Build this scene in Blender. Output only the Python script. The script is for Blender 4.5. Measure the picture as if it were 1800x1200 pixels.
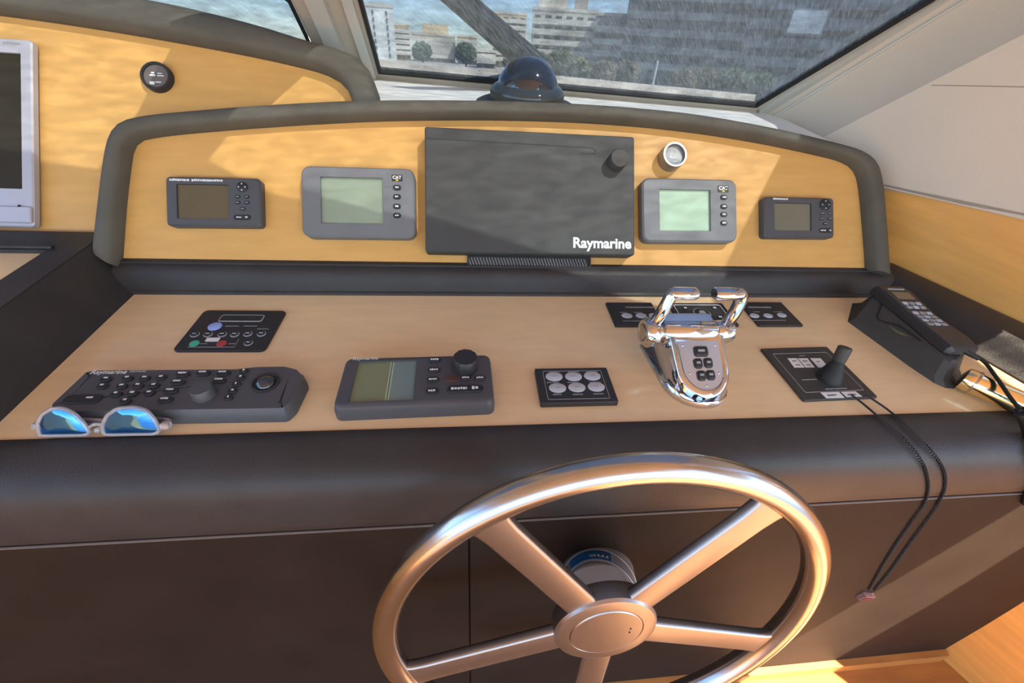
import bpy, bmesh, math, random
import numpy as np
from mathutils import Matrix, Vector
from mathutils.geometry import tessellate_polygon

for o in list(bpy.data.objects):
    bpy.data.objects.remove(o, do_unlink=True)
scene = bpy.context.scene
COL = scene.collection
random.seed(7)

# ------------------------------------------------------------------ camera
# Boat frame: x to starboard, y forward, z normal to the helm table; origin under the lens.
FPX, EYE = 719.0, 0.42
PITCH, YAW, ROLL = math.radians(41.1146), math.radians(8.1045), math.radians(-4.9331)
TILT = math.radians(6.3)            # the helm table rises forward by this much
M = Matrix.Translation((0, 0, 0.816)) @ Matrix.Rotation(TILT, 4, 'X')   # boat frame -> world

def cam_axes():
    cy, sy, cp, sp, cr, sr = math.cos(YAW), math.sin(YAW), math.cos(PITCH), math.sin(PITCH), math.cos(ROLL), math.sin(ROLL)
    fwd = Vector((sy*cp, cy*cp, -sp)); right = Vector((cy, -sy, 0)); down = fwd.cross(right)
    return cr*right + sr*down, -sr*right + cr*down, fwd
CR, CD, CF = cam_axes()
CAM = Vector((0, 0, EYE))
cam_data = bpy.data.cameras.new('camera')
cam = bpy.data.objects.new('camera', cam_data); COL.objects.link(cam)
cm = Matrix.Identity(4)
for i in range(3):
    cm[i][0], cm[i][1], cm[i][2], cm[i][3] = CR[i], -CD[i], -CF[i], CAM[i]
cam.matrix_world = M @ cm
cam_data.sensor_width = 36.0
cam_data.lens = FPX/1800*36
cam_data.clip_start = 0.01
cam_data.clip_end = 2000
scene.camera = cam

# ------------------------------------------------------------------ light
SUN = Vector((0.42, -0.25, 0.87)).normalized()       # towards the sun, boat frame
SUNW = (M.to_3x3() @ SUN).normalized()
world = bpy.data.worlds.new('world'); scene.world = world; world.use_nodes = True
nt = world.node_tree; nt.nodes.clear()
sky = nt.nodes.new('ShaderNodeTexSky'); sky.sky_type = 'NISHITA'; sky.sun_disc = False
sky.sun_elevation = math.asin(SUNW.z); sky.sun_rotation = math.atan2(SUNW.x, SUNW.y)
sky.air_density = 1.0; sky.dust_density = 0.2; sky.ozone_density = 3.5
bg = nt.nodes.new('ShaderNodeBackground'); bg.inputs['Strength'].default_value = 0.46
wo_ = nt.nodes.new('ShaderNodeOutputWorld')
nt.links.new(sky.outputs[0], bg.inputs[0]); nt.links.new(bg.outputs[0], wo_.inputs[0])
sl = bpy.data.lights.new('sun', 'SUN'); sl.energy = 19.5; sl.angle = math.radians(0.53); sl.color = (1.0, 0.89, 0.70)
so = bpy.data.objects.new('sun', sl); COL.objects.link(so)
so.matrix_world = SUNW.to_track_quat('Z', 'Y').to_matrix().to_4x4()
vs = scene.view_settings
vs.view_transform = 'Standard'; vs.look = 'None'; vs.gamma = 1.0; vs.use_curve_mapping = False
vs.exposure = 0.84

# ------------------------------------------------------------------ materials
def lin(r, g, b):
    f = lambda c: (c/255/12.92) if c/255 <= 0.04045 else ((c/255+0.055)/1.055)**2.4
    return (f(r), f(g), f(b))
MATS = {}
def mat(name, col, rough=0.5, metal=0.0, noise=0.0, nscale=8.0, nstretch=(1,1,1), bump=0.0, bscale=200.0, coat=0.0, spec=0.5, trans=0.0, ior=1.45, emit=0.0, coords='Object'):
    m = bpy.data.materials.new(name); m.use_nodes = True
    t = m.node_tree; b = t.nodes['Principled BSDF']
    b.inputs['Base Color'].default_value = (*col, 1); b.inputs['Roughness'].default_value = rough
    b.inputs['Metallic'].default_value = metal; b.inputs['Coat Weight'].default_value = coat
    b.inputs['Coat Roughness'].default_value = 0.06
    b.inputs['Specular IOR Level'].default_value = spec
    b.inputs['Transmission Weight'].default_value = trans; b.inputs['IOR'].default_value = ior
    if emit:
        b.inputs['Emission Color'].default_value = (*col, 1); b.inputs['Emission Strength'].default_value = emit
    if noise or bump:
        tc = t.nodes.new('ShaderNodeTexCoord'); mp = t.nodes.new('ShaderNodeMapping')
        mp.inputs['Scale'].default_value = nstretch
        t.links.new(tc.outputs[coords], mp.inputs[0])
    if noise:
        nz = t.nodes.new('ShaderNodeTexNoise'); nz.inputs['Scale'].default_value = nscale; nz.inputs['Detail'].default_value = 6
        t.links.new(mp.outputs[0], nz.inputs['Vector'])
        cr = t.nodes.new('ShaderNodeValToRGB')
        cr.color_ramp.elements[0].position = 0.3; cr.color_ramp.elements[1].position = 0.7
        cr.color_ramp.elements[0].color = (*[c*(1-noise) for c in col], 1)
        cr.color_ramp.elements[1].color = (*[min(1, c*(1+noise)) for c in col], 1)
        t.links.new(nz.outputs[0], cr.inputs[0]); t.links.new(cr.outputs[0], b.inputs['Base Color'])
    if bump:
        n2 = t.nodes.new('ShaderNodeTexNoise'); n2.inputs['Scale'].default_value = bscale; n2.inputs['Detail'].default_value = 3
        t.links.new(tc.outputs[coords], n2.inputs['Vector'])
        bp = t.nodes.new('ShaderNodeBump'); bp.inputs['Strength'].default_value = bump; bp.inputs['Distance'].default_value = 0.002
        t.links.new(n2.outputs[0], bp.inputs['Height']); t.links.new(bp.outputs[0], b.inputs['Normal'])
    MATS[name] = m
    return m

def glass_mat(name, tint, dirt_col, dirt, rot, stretch=(1, 40, 1), refl=0.06, scale=6.0, gloss_rough=0.02, thr=(0.35, 0.75), wavy=-0.9):
    m = bpy.data.materials.new(name); m.use_nodes = True
    t = m.node_tree; t.nodes.clear()
    out = t.nodes.new('ShaderNodeOutputMaterial')
    tr = t.nodes.new('ShaderNodeBsdfTransparent'); tr.inputs[0].default_value = (*tint, 1)
    gl = t.nodes.new('ShaderNodeBsdfGlossy'); gl.inputs['Roughness'].default_value = gloss_rough
    fr = t.nodes.new('ShaderNodeLayerWeight'); fr.inputs[0].default_value = 0.5
    pw = t.nodes.new('ShaderNodeMath'); pw.operation = 'POWER'; pw.inputs[1].default_value = 5.0
    t.links.new(fr.outputs['Facing'], pw.inputs[0])
    mul = t.nodes.new('ShaderNodeMath'); mul.operation = 'MULTIPLY_ADD'; mul.inputs[1].default_value = 0.8; mul.inputs[2].default_value = refl*0.5
    t.links.new(pw.outputs[0], mul.inputs[0])
    mx = t.nodes.new('ShaderNodeMixShader'); t.links.new(mul.outputs[0], mx.inputs[0])
    t.links.new(tr.outputs[0], mx.inputs[1]); t.links.new(gl.outputs[0], mx.inputs[2])
    tc = t.nodes.new('ShaderNodeTexCoord'); mp = t.nodes.new('ShaderNodeMapping')
    wz = t.nodes.new('ShaderNodeTexNoise'); wz.inputs['Scale'].default_value = 19.0; wz.inputs['Detail'].default_value = 2.0; wz.inputs['Distortion'].default_value = 0.6
    wm_ = t.nodes.new('ShaderNodeMapping'); wm_.inputs['Rotation'].default_value = (0, 0, wavy); wm_.inputs['Scale'].default_value = (1.2, 4.0, 1.2)
    wr_ = t.nodes.new('ShaderNodeMapRange'); wr_.inputs['From Min'].default_value = 0.36; wr_.inputs['From Max'].default_value = 0.64; wr_.inputs['To Min'].default_value = 0.70; wr_.inputs['To Max'].default_value = 1.03  # mottled tint put in to ripple the sunlight on the dashboard
    wv = t.nodes.new('ShaderNodeVectorMath'); wv.operation = 'SCALE'; wv.inputs[0].default_value = tint
    t.links.new(tc.outputs['Object'], wm_.inputs[0]); t.links.new(wm_.outputs[0], wz.inputs['Vector']); t.links.new(wz.outputs[0], wr_.inputs['Value'])
    t.links.new(wr_.outputs[0], wv.inputs['Scale']); t.links.new(wv.outputs[0], tr.inputs[0])
    mp.inputs['Rotation'].default_value = (0, 0, rot)
    mp2 = t.nodes.new('ShaderNodeMapping'); mp2.inputs['Scale'].default_value = stretch
    t.links.new(tc.outputs['Object'], mp.inputs[0]); t.links.new(mp.outputs[0], mp2.inputs[0])
    nz = t.nodes.new('ShaderNodeTexNoise'); nz.inputs['Scale'].default_value = scale; nz.inputs['Detail'].default_value = 8
    nz.inputs['Roughness'].default_value = 0.7
    t.links.new(mp2.outputs[0], nz.inputs['Vector'])
    mr = t.nodes.new('ShaderNodeMapRange'); mr.inputs['From Min'].default_value = thr[0]; mr.inputs['From Max'].default_value = thr[1]
    mr.inputs['To Min'].default_value = dirt*0.25; mr.inputs['To Max'].default_value = dirt
    t.links.new(nz.outputs[0], mr.inputs['Value'])
    df = t.nodes.new('ShaderNodeBsdfDiffuse'); df.inputs[0].default_value = (*dirt_col, 1)
    tl = t.nodes.new('ShaderNodeBsdfTranslucent'); tl.inputs[0].default_value = (*dirt_col, 1)
    dm = t.nodes.new('ShaderNodeMixShader'); dm.inputs[0].default_value = 0.5
    t.links.new(df.outputs[0], dm.inputs[1]); t.links.new(tl.outputs[0], dm.inputs[2])
    m2 = t.nodes.new('ShaderNodeMixShader'); t.links.new(mr.outputs[0], m2.inputs[0])
    t.links.new(mx.outputs[0], m2.inputs[1]); t.links.new(dm.outputs[0], m2.inputs[2])
    t.links.new(m2.outputs[0], out.inputs[0])
    MATS[name] = m
    return m

WOOD = mat('pale lacquered maple', (0.60, 0.325, 0.098), 0.48, noise=0.06, nscale=5, nstretch=(3, 14, 14), bump=0.03, bscale=40, coat=0.08, spec=0.35)
WOODTOP = mat('glossy lacquered maple', (0.76, 0.545, 0.30), 0.34, noise=0.05, nscale=5, nstretch=(3, 14, 14), coat=0.6)
WALLWOOD = mat('cherry wall panel', (0.68, 0.34, 0.09), 0.38, noise=0.10, nscale=4, nstretch=(2, 2, 14), coat=0.2)
FLOORWOOD = mat('varnished teak floor', (0.42, 0.17, 0.042), 0.45, noise=0.14, nscale=5, nstretch=(2, 12, 2), spec=0.3)
LEATHER = mat('black leather', (0.034, 0.030, 0.029), 0.48, noise=0.15, nscale=14, bump=0.25, bscale=420, spec=0.38)
RIML = mat('sun lightened leather rim', (0.105, 0.094, 0.076), 0.6, noise=0.12, nscale=14, bump=0.25, bscale=420, spec=0.12)  # black leather lightened to stand for sun and glare on the rims
LEATHER2 = mat('dark brown leatherette', (0.022, 0.0145, 0.0105), 0.6, noise=0.15, nscale=10, bump=0.2, bscale=500, spec=0.12)
GREYPL = mat('charcoal moulded plastic', (0.068, 0.068, 0.075), 0.45, noise=0.05, nscale=30, bump=0.12, bscale=900)
GREYPL2 = mat('slate grey moulded plastic', (0.15, 0.15, 0.155), 0.5, noise=0.05, nscale=30, bump=0.12, bscale=900)
BLACKPL = mat('black plastic', (0.026, 0.025, 0.026), 0.42, noise=0.1, nscale=40)
BLACKPL2 = mat('matte black plastic', (0.045, 0.041, 0.036), 0.6, noise=0.1, nscale=40, bump=0.1, bscale=700)
COVERPL = mat('dark grey sun cover plastic', (0.048, 0.047, 0.044), 0.6, noise=0.08, nscale=12, bump=0.2, bscale=900)
BTN = mat('dark rubber key', (0.018, 0.018, 0.020), 0.5, noise=0.05, nscale=40)
RUBBER = mat('black rubber', (0.014, 0.014, 0.013), 0.6, noise=0.1, nscale=60)
WHITE = mat('white print', (0.72, 0.72, 0.70), 0.5, noise=0.02, nscale=30)
DULLW = mat('grey print', (0.30, 0.30, 0.30), 0.5, noise=0.02, nscale=30)
SILVERBTN = mat('pale grey membrane key', (0.46, 0.48, 0.53), 0.4, noise=0.04, nscale=90)
LCDG = mat('pale green lcd', (0.36, 0.50, 0.36), 0.22, noise=0.03, nscale=30, coat=0.25)
LCDO = mat('olive green lcd', (0.16, 0.19, 0.11), 0.16, noise=0.04, nscale=30, coat=0.5)
LCDT = mat('teal lcd strip', (0.15, 0.21, 0.20), 0.16, noise=0.04, nscale=30, coat=0.5)
LCDB = mat('brown unlit lcd', (0.105, 0.082, 0.050), 0.2, noise=0.04, nscale=30, coat=0.4)
LCDK = mat('grey olive unlit lcd', (0.15, 0.14, 0.10), 0.2, noise=0.04, nscale=30, coat=0.4)
SCRK = mat('dark monitor screen', (0.035, 0.028, 0.018), 0.55, noise=0.04, nscale=30, spec=0.1)
SILVERPL = mat('silver plastic', (0.42, 0.40, 0.43), 0.4, metal=0.15, noise=0.03, nscale=40)
CHROME = mat('polished chrome', (0.60, 0.61, 0.65), 0.05, metal=1.0, noise=0.02, nscale=40)
CHROMEP = mat('sky tinted chrome plate', (0.50, 0.58, 0.72), 0.24, metal=0.75, noise=0.02, nscale=40)  # blue of the reflected sky put into the plate colour
BRUSHED = mat('brushed stainless steel', (0.50, 0.48, 0.47), 0.22, metal=1.0, noise=0.04, nscale=60)
BRUSHED2 = mat('satin stainless steel', (0.36, 0.32, 0.30), 0.36, metal=1.0, noise=0.04, nscale=60)
WARMCHROME = mat('wood tinted chrome tube', (0.86, 0.70, 0.42), 0.10, metal=1.0, noise=0.03, nscale=40)  # chrome, with the reflected wood put into its colour
BLUE = mat('blue sticker', (0.015, 0.115, 0.30), 0.35, noise=0.03, nscale=40)
RED = mat('red key', (0.42, 0.05, 0.05), 0.45, noise=0.03, nscale=40)
GREEN = mat('green key', (0.06, 0.42, 0.27), 0.45, noise=0.03, nscale=40)
LBLUE = mat('pale blue sticker', (0.32, 0.42, 0.78), 0.45, noise=0.03, nscale=40)
YELLOW = mat('yellow print', (0.80, 0.55, 0.04), 0.5, noise=0.03, nscale=40)
LINER = mat('beige vinyl liner', (0.58, 0.50, 0.42), 0.62, noise=0.03, nscale=6, bump=0.12, bscale=300)
PILLAR = mat('beige grey pillar vinyl', (0.50, 0.44, 0.37), 0.6, noise=0.03, nscale=6, bump=0.12, bscale=300)
FRAMEG = mat('light grey window frame', (0.46, 0.45, 0.42), 0.5, noise=0.03, nscale=10)
SILLW = mat('white window ledge', (0.80, 0.79, 0.74), 0.5, noise=0.04, nscale=10)
GASKET = mat('black window gasket', (0.012, 0.012, 0.012), 0.7, noise=0.1, nscale=40)
CEILM = mat('off white headliner', (0.78, 0.68, 0.54), 0.75, noise=0.03, nscale=6)
DECKW = mat('pale grey gelcoat deck', (0.56, 0.57, 0.58), 0.5, noise=0.05, nscale=3)
STEELM = mat('stainless rail', (0.7, 0.7, 0.7), 0.15, metal=1.0, noise=0.02, nscale=20)
CLEARPL = mat('clear acetate', (0.80, 0.76, 0.78), 0.12, noise=0.02, nscale=30, trans=0.75)
LENSM = mat('blue mirrored lens', (0.02, 0.16, 0.42), 0.05, metal=0.85, noise=0.25, nscale=40, coat=0.6)
DOMEM = mat('dark compass dome', (0.018, 0.022, 0.030), 0.06, coat=1.0, noise=0.1, nscale=20)
DOMEC = mat('clear compass lens', (0.06, 0.07, 0.075), 0.06, trans=0.3, noise=0.05, nscale=20)
GAUGEK = mat('dark gauge face', (0.13, 0.11, 0.10), 0.4, noise=0.1, nscale=60)
GAUGEG = mat('silver gauge face', (0.22, 0.22, 0.22), 0.35, noise=0.4, nscale=60)
SCREEN1 = glass_mat('streaked windscreen', (0.375, 0.41, 0.45), (0.29, 0.315, 0.325), 0.34, math.radians(-42), stretch=(1.6, 14, 1.6), scale=26, thr=(0.40, 0.66))
SCREEN2 = glass_mat('streaked side windscreen', (0.375, 0.41, 0.45), (0.28, 0.31, 0.33), 0.30, math.radians(-60), stretch=(1.5, 14, 1.5), scale=22, thr=(0.42, 0.66))
SIDEGL = glass_mat('side window glass', (0.9, 0.9, 0.9), (0.6, 0.6, 0.6), 0.06, 0.3)

# ------------------------------------------------------------------ mesh helpers
class MB:
    def __init__(self): self.v, self.f = [], []
    def add(self, v, f):
        n = len(self.v); self.v += [tuple(p) for p in v]; self.f += [tuple(i+n for i in q) for q in f]; return self
    def box(self, c, s, R=None):
        pts = [Vector((x*s[0]/2, y*s[1]/2, z*s[2]/2)) for z in (-1, 1) for x, y in ((-1,-1),(1,-1),(1,1),(-1,1))]
        if R: pts = [R @ p for p in pts]
        pts = [p + Vector(c) for p in pts]
        return self.add(pts, [(3,2,1,0),(4,5,6,7),(0,1,5,4),(1,2,6,5),(2,3,7,6),(3,0,4,7)])
    def rings(self, rings, closed=True, cap0=True, cap1=True):
        n = len(rings[0]); v = [p for r in rings for p in r]; f = []
        for k in range(len(rings)-1):
            for i in range(n if closed else n-1):
                j = (i+1) % n
                f.append((k*n+i, k*n+j, (k+1)*n+j, (k+1)*n+i))
        if cap0: f.append(tuple(reversed(range(n))))
        if cap1: f.append(tuple(range((len(rings)-1)*n, len(rings)*n)))
        return self.add(v, f)
    def prism(self, pts, z0, z1, ch=0.0):
        R = [[(x, y, z0) for x, y in pts]]
        if ch:
            R.append([(x, y, z1-ch) for x, y in pts]); R.append([(x, y, z1) for x, y in inset(pts, ch)])
        else: R.append([(x, y, z1) for x, y in pts])
        return self.rings(R)
    def ringprism(self, outer, inner, z0, z1, zi, ch=0.001):
        R = [[(x, y, z0) for x, y in outer], [(x, y, z1-ch) for x, y in outer], [(x, y, z1) for x, y in inset(outer, ch)],
             [(x, y, z1) for x, y in inner], [(x, y, zi) for x, y in inner]]
        self.rings(R, cap0=True, cap1=True); return self
    def lathe(self, prof, n=32, T=None, cap0=True, cap1=True):
        R = []
        for r, z in prof:
            ring = [Vector((r*math.cos(2*math.pi*i/n), r*math.sin(2*math.pi*i/n), z)) for i in range(n)]
            R.append([T @ p for p in ring] if T else ring)
        return self.rings(R, cap0=cap0, cap1=cap1)
    def tube(self, pts, r, n=10, closed=False, flat=1.0):
        pts = [Vector(p) for p in pts]; N = len(pts); R = []
        rad = r if isinstance(r, (list, tuple)) else [r]*N
        tan = []
        for i in range(N):
            a = pts[(i-1) % N] if closed or i > 0 else pts[i]; b = pts[(i+1) % N] if closed or i < N-1 else pts[i]
            tan.append((b-a).normalized())
        ref = Vector((0, 0, 1)) if abs(tan[0].z) < 0.9 else Vector((1, 0, 0))
        u = (ref - tan[0]*ref.dot(tan[0])).normalized()
        for i in range(N):
            u = (u - tan[i]*u.dot(tan[i])).normalized(); w = tan[i].cross(u)
            R.append([pts[i] + rad[i]*(math.cos(2*math.pi*k/n)*u*flat + math.sin(2*math.pi*k/n)*w) for k in range(n)])
        if closed: R.append(R[0]); return self.rings(R, cap0=False, cap1=False)
        return self.rings(R)
    def sheet(self, outer, holes=(), th=0.01, to3=None):
        loops = [[Vector((x, y, 0)) for x, y in outer]] + [[Vector((x, y, 0)) for x, y in h] for h in holes]
        tri = tessellate_polygon(loops); flat = [p for l in loops for p in l]; n = len(flat)
        v = [(p.x, p.y, 0) for p in flat] + [(p.x, p.y, -th) for p in flat]
        if to3: v = [to3(*p) for p in v]
        f = []
        for a, b, c in tri:
            e = (flat[b]-flat[a]).cross(flat[c]-flat[a]).z
            if e < 0: a, c = c, a
            f += [(a, b, c), (c+n, b+n, a+n)]
        k = 0
        for l in loops:
            m = len(l)
            for i in range(m): f.append((k+i, k+(i+1) % m, k+(i+1) % m+n, k+i+n))
            k += m
        return self.add(v, f)

def area2(p): return sum(p[i][0]*p[(i+1) % len(p)][1]-p[(i+1) % len(p)][0]*p[i][1] for i in range(len(p)))
def inset(pts, d):
    n = len(pts); out = []; s = 1 if area2(pts) > 0 else -1
    for i in range(n):
        p = Vector(pts[i]); a = Vector(pts[i-1]); b = Vector(pts[(i+1) % n])
        e1 = (p-a); e2 = (b-p)
        e1 = e1.normalized() if e1.length > 1e-9 else e2.normalized(); e2 = e2.normalized() if e2.length > 1e-9 else e1
        n1 = Vector((-e1.y, e1.x))*s; n2 = Vector((-e2.y, e2.x))*s
        m = n1+n2; L = max(m.dot(n1), 0.3)
        out.append(tuple(p + m*(d/L)))
    return out
def rr(w, h, r, cx=0, cy=0, n=4):
    r = min(r, w/2-1e-5, h/2-1e-5); p = []
    for k, (sx, sy) in enumerate(((1, 1), (-1, 1), (-1, -1), (1, -1))):
        for i in range(n+1):
            a = math.pi/2*(k + i/n)
            p.append((cx+sx*(w/2-r)+r*math.cos(a), cy+sy*(h/2-r)+r*math.sin(a)))
    return p
def circ(r, cx=0, cy=0, n=24): return [(cx+r*math.cos(2*math.pi*i/n), cy+r*math.sin(2*math.pi*i/n)) for i in range(n)]
def smooth_poly(pts, n=8):
    out = []; P = [Vector(p) for p in pts]
    for i in range(len(P)-1):
        p0 = P[max(i-1, 0)]; p1 = P[i]; p2 = P[i+1]; p3 = P[min(i+2, len(P)-1)]
        for k in range(n):
            t = k/n
            out.append(0.5*((2*p1)+(p2-p0)*t+(2*p0-5*p1+4*p2-p3)*t*t+(3*p1-p0-3*p2+p3)*t**3))
    out.append(P[-1]); return out
def resample(pts, n):
    P = [Vector(p) for p in pts]; L = [0]
    for i in range(1, len(P)): L.append(L[-1]+(P[i]-P[i-1]).length)
    out = []; j = 0
    for k in range(n):
        t = L[-1]*k/(n-1)
        while j < len(P)-2 and L[j+1] < t: j += 1
        s = (t-L[j])/max(L[j+1]-L[j], 1e-9); out.append(P[j].lerp(P[j+1], min(max(s, 0), 1)))
    return out

def mesh(name, mb, material, smooth=35):
    me = bpy.data.meshes.new(name); me.from_pydata([tuple(v) for v in mb.v], [], mb.f)
    me.materials.append(material)
    bm = bmesh.new(); bm.from_mesh(me); bmesh.ops.remove_doubles(bm, verts=bm.verts, dist=1e-6)
    bmesh.ops.recalc_face_normals(bm, faces=bm.faces); bm.to_mesh(me); bm.free()
    if smooth:
        me.polygons.foreach_set('use_smooth', [True]*len(me.polygons)); me.set_sharp_from_angle(angle=math.radians(smooth))
    me.update(); return me
def link(name, data, parent=None, mw=None):
    o = bpy.data.objects.new(name, data); COL.objects.link(o)
    if parent is not None: o.parent = parent
    if mw is not None:
        if parent is not None: o.matrix_local = mw
        else: o.matrix_world = mw
    return o
def part(name, mb, material, parent, smooth=35, label=None, mw=None):
    o = link(name, mesh(name, mb, material, smooth), parent, mw)
    if label: o['label'] = label
    return o
def tag(o, label=None, cat=None, group=None, kind=None):
    if label: o['label'] = label
    if cat: o['category'] = cat
    if group: o['group'] = group
    if kind: o['kind'] = kind
    return o
def thing(name, label, cat, F=None, group=None, boat=True):
    o = link(name, None, None, (M @ F if boat else F) if F is not None else (M if boat else Matrix.Identity(4)))
    o.empty_display_size = 0.05
    return tag(o, label, cat, group)
def struct(name, label, mb=None, material=None, smooth=35, boat=True):
    o = link(name, mesh(name, mb, material, smooth) if mb else None, None, M if boat else Matrix.Identity(4))
    return tag(o, label, None, None, 'structure')
def text_mesh(s, width, material, bold=0.0, depth=0.0003):
    c = bpy.data.curves.new('lettering', 'FONT'); c.body = s; c.size = 1; c.align_x = 'CENTER'; c.align_y = 'CENTER'; c.resolution_u = 3
    c.offset = bold
    o = bpy.data.objects.new('tmp', c); COL.objects.link(o)
    bpy.context.view_layer.update()
    me = bpy.data.meshes.new_from_object(o.evaluated_get(bpy.context.evaluated_depsgraph_get()))
    bpy.data.objects.remove(o)
    co = np.empty(len(me.vertices)*3); me.vertices.foreach_get('co', co); co = co.reshape(-1, 3)
    w = co[:, 0].max()-co[:, 0].min(); k = width/w
    co[:, 0] -= (co[:, 0].max()+co[:, 0].min())/2; co[:, 1] -= (co[:, 1].max()+co[:, 1].min())/2
    co *= k
    me.vertices.foreach_set('co', co.ravel()); me.materials.clear(); me.materials.append(material); me.update(); me.name = 'lettering'
    return me

# ------------------------------------------------------------------ pixel -> point helpers (photo frame 1800x1200)
def ray(px, py): return CR*((px-900)/FPX) + CD*((py-600)/FPX) + CF
def on_plane(px, py, o, n):
    d = ray(px, py); o = Vector(o); n = Vector(n); return CAM + d*((o-CAM).dot(n)/d.dot(n))
def on_z(px, py, z=0.0): return on_plane(px, py, (0, 0, z), (0, 0, 1))
class Plane:
    def __init__(self, o, X, Y):
        self.o, self.X, self.Y = Vector(o), Vector(X).normalized(), Vector(Y).normalized(); self.Z = self.X.cross(self.Y)
    def uv(self, px, py, h=0.0):
        p = on_plane(px, py, self.o+self.Z*h, self.Z) - self.o; return (p.dot(self.X), p.dot(self.Y))
    def p3(self, u, v, w=0.0): return self.o + self.X*u + self.Y*v + self.Z*w
    def frame(self, u, v, rot=0.0, w=0.0):
        F = Matrix.Identity(4); o = self.p3(u, v, w)
        for i in range(3): F[i][0], F[i][1], F[i][2], F[i][3] = self.X[i], self.Y[i], self.Z[i], o[i]
        return F @ Matrix.Rotation(rot, 4, 'Z')
PA = math.radians(40.92)
PANEL = Plane((0, 0.60, 0), (1, 0, 0), (0, math.sin(PA), math.cos(PA)))
TABLE = Plane((0, 0, 0), (1, 0, 0), (0, 1, 0))
FACE = Plane((0, 0.245, -0.11), (1, 0, 0), (0, math.sin(TILT), math.cos(TILT)))
WIND = Plane((0, 1.05, 0.25), (1, 0, 0), (0, -math.sqrt(0.5), math.sqrt(0.5)))
WALL = Plane((0.875, 0.659, 0.0), (0.378, -0.926, 0), (0, 0, 1))     # Z points inboard; u runs aft
class Dev:
    """a rectangular device on a plane, its corners read at height T above the plane"""
    def __init__(s, name, label, cat, plane, c, T, group=None):
        s.plane, s.T = plane, T
        q = [Vector(plane.uv(*p, T)) for p in c]
        ctr = (q[0]+q[1]+q[2]+q[3])/4
        e = (q[1]-q[0])+(q[2]-q[3]); s.rot = math.atan2(e.y, e.x)
        s.w = ((q[1]-q[0]).length+(q[2]-q[3]).length)/2; s.h = ((q[0]-q[3]).length+(q[1]-q[2]).length)/2
        s.ctr = ctr; s.root = thing(name, label, cat, plane.frame(ctr.x, ctr.y, s.rot), group)
    def at(s, px, py, h=None):
        p = Vector(s.plane.uv(px, py, s.T if h is None else h)) - s.ctr
        c, n = math.cos(-s.rot), math.sin(-s.rot); return (p.x*c-p.y*n, p.x*n+p.y*c)
    def size(s, px, w):      # length of w pixels (along x) at that spot
        a = s.at(px[0]-w/2, px[1]); b = s.at(px[0]+w/2, px[1]); return math.hypot(b[0]-a[0], b[1]-a[1])
    def text(s, name, st, px, wpx, z, material, bold=0.0, parent=None, rot=0.0):
        a = s.at(*px); me = text_mesh(st, s.size(px, wpx), material, bold)
        o = link(name, me, parent or s.root, Matrix.Translation((a[0], a[1], z)) @ Matrix.Rotation(rot, 4, 'Z'))
        return o
    def dash(s, name, px, wpx, hpx_m, z, material, parent=None):
        """an illegible line of tiny print: a row of uneven strokes"""
        a = s.at(*px); w = s.size(px, wpx); mb = MB(); x = -w/2; r = random.Random(int(px[0]*7+px[1]))
        while x < w/2-hpx_m*0.3:
            l = min(hpx_m*r.uniform(0.35, 0.9), w/2-x); mb.box((a[0]+x+l/2, a[1]+r.uniform(-.08, .08)*hpx_m, z), (l, hpx_m*r.uniform(0.7, 1), 0.0004)); x += l+hpx_m*0.22
        return part(name, mb, material, parent or s.root, 0)
    def screen(s, p0, p1):   # rect from two opposite corners in px
        a, b = s.at(*p0), s.at(*p1); return ((a[0]+b[0])/2, (a[1]+b[1])/2, abs(b[0]-a[0]), abs(b[1]-a[1]))
    def key(s, px, w, h, z0, z1, material, r=None, name='button', ch=0.0008):
        a = s.at(*px); mb = MB().prism(rr(w, h, min(w, h)*0.45 if r is None else r, a[0], a[1]), z0, z1, ch); return part(name, mb, material, s.root)
    def knob(s, px, r, z0, z1, material, name='knob', ribs=0):
        a = s.at(*px, h=z1); n = 48
        mb = MB(); prof = [(r*1.04, z0), (r, z0+(z1-z0)*0.3), (r*0.97, z1-0.0016), (r*0.90, z1), ]
        R = []
        for rad, z in prof:
            R.append([(a[0]+rad*(1+(0.03 if ribs and i % 4 < 2 else 0))*math.cos(2*math.pi*i/n), a[1]+rad*(1+(0.03 if ribs and i % 4 < 2 else 0))*math.sin(2*math.pi*i/n), z) for i in range(n)])
        mb.rings(R); return part(name, mb, material, s.root)

# ------------------------------------------------------------------ the cabin shell
def sun_on(P, plane, w=0.0):
    o = plane.o + plane.Z*w; q = P + SUN*((o-P).dot(plane.Z)/SUN.dot(plane.Z)) - plane.o
    return (q.dot(plane.X), q.dot(plane.Y))
def pan(px, py, h=0.0): return PANEL.p3(*PANEL.uv(px, py, h), h)
def fac(px, py): return FACE.p3(*FACE.uv(px, py))
W = lambda px, py: WIND.uv(px, py)
glass1 = [W(665, 127), W(1330, 187), W(1640, 0), sun_on(pan(1385, 275), WIND), sun_on(pan(1300, 440), WIND), sun_on(on_z(1295, 580), WIND),
          sun_on(on_z(1060, 527), WIND), sun_on(pan(748, 442), WIND), sun_on(pan(530, 385), WIND), sun_on(pan(460, 367), WIND),
          sun_on(pan(340, 300), WIND), sun_on(pan(430, 190), WIND), W(630, 0)]  # unseen upper outline shaped so the sun patches land on the dash
glass2 = [(-1.5, -0.02), (W(560, 120)[0], -0.02), W(545, 70), W(512, 0), sun_on(pan(300, 80), WIND), sun_on(pan(235, 205), WIND), sun_on(pan(165, 305), WIND), sun_on(pan(0, 285), WIND), (-1.2, 0.5), (-1.5, 0.4)]  # unseen upper edge follows the sun patch on the side dash
WTOP = 1.415
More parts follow.
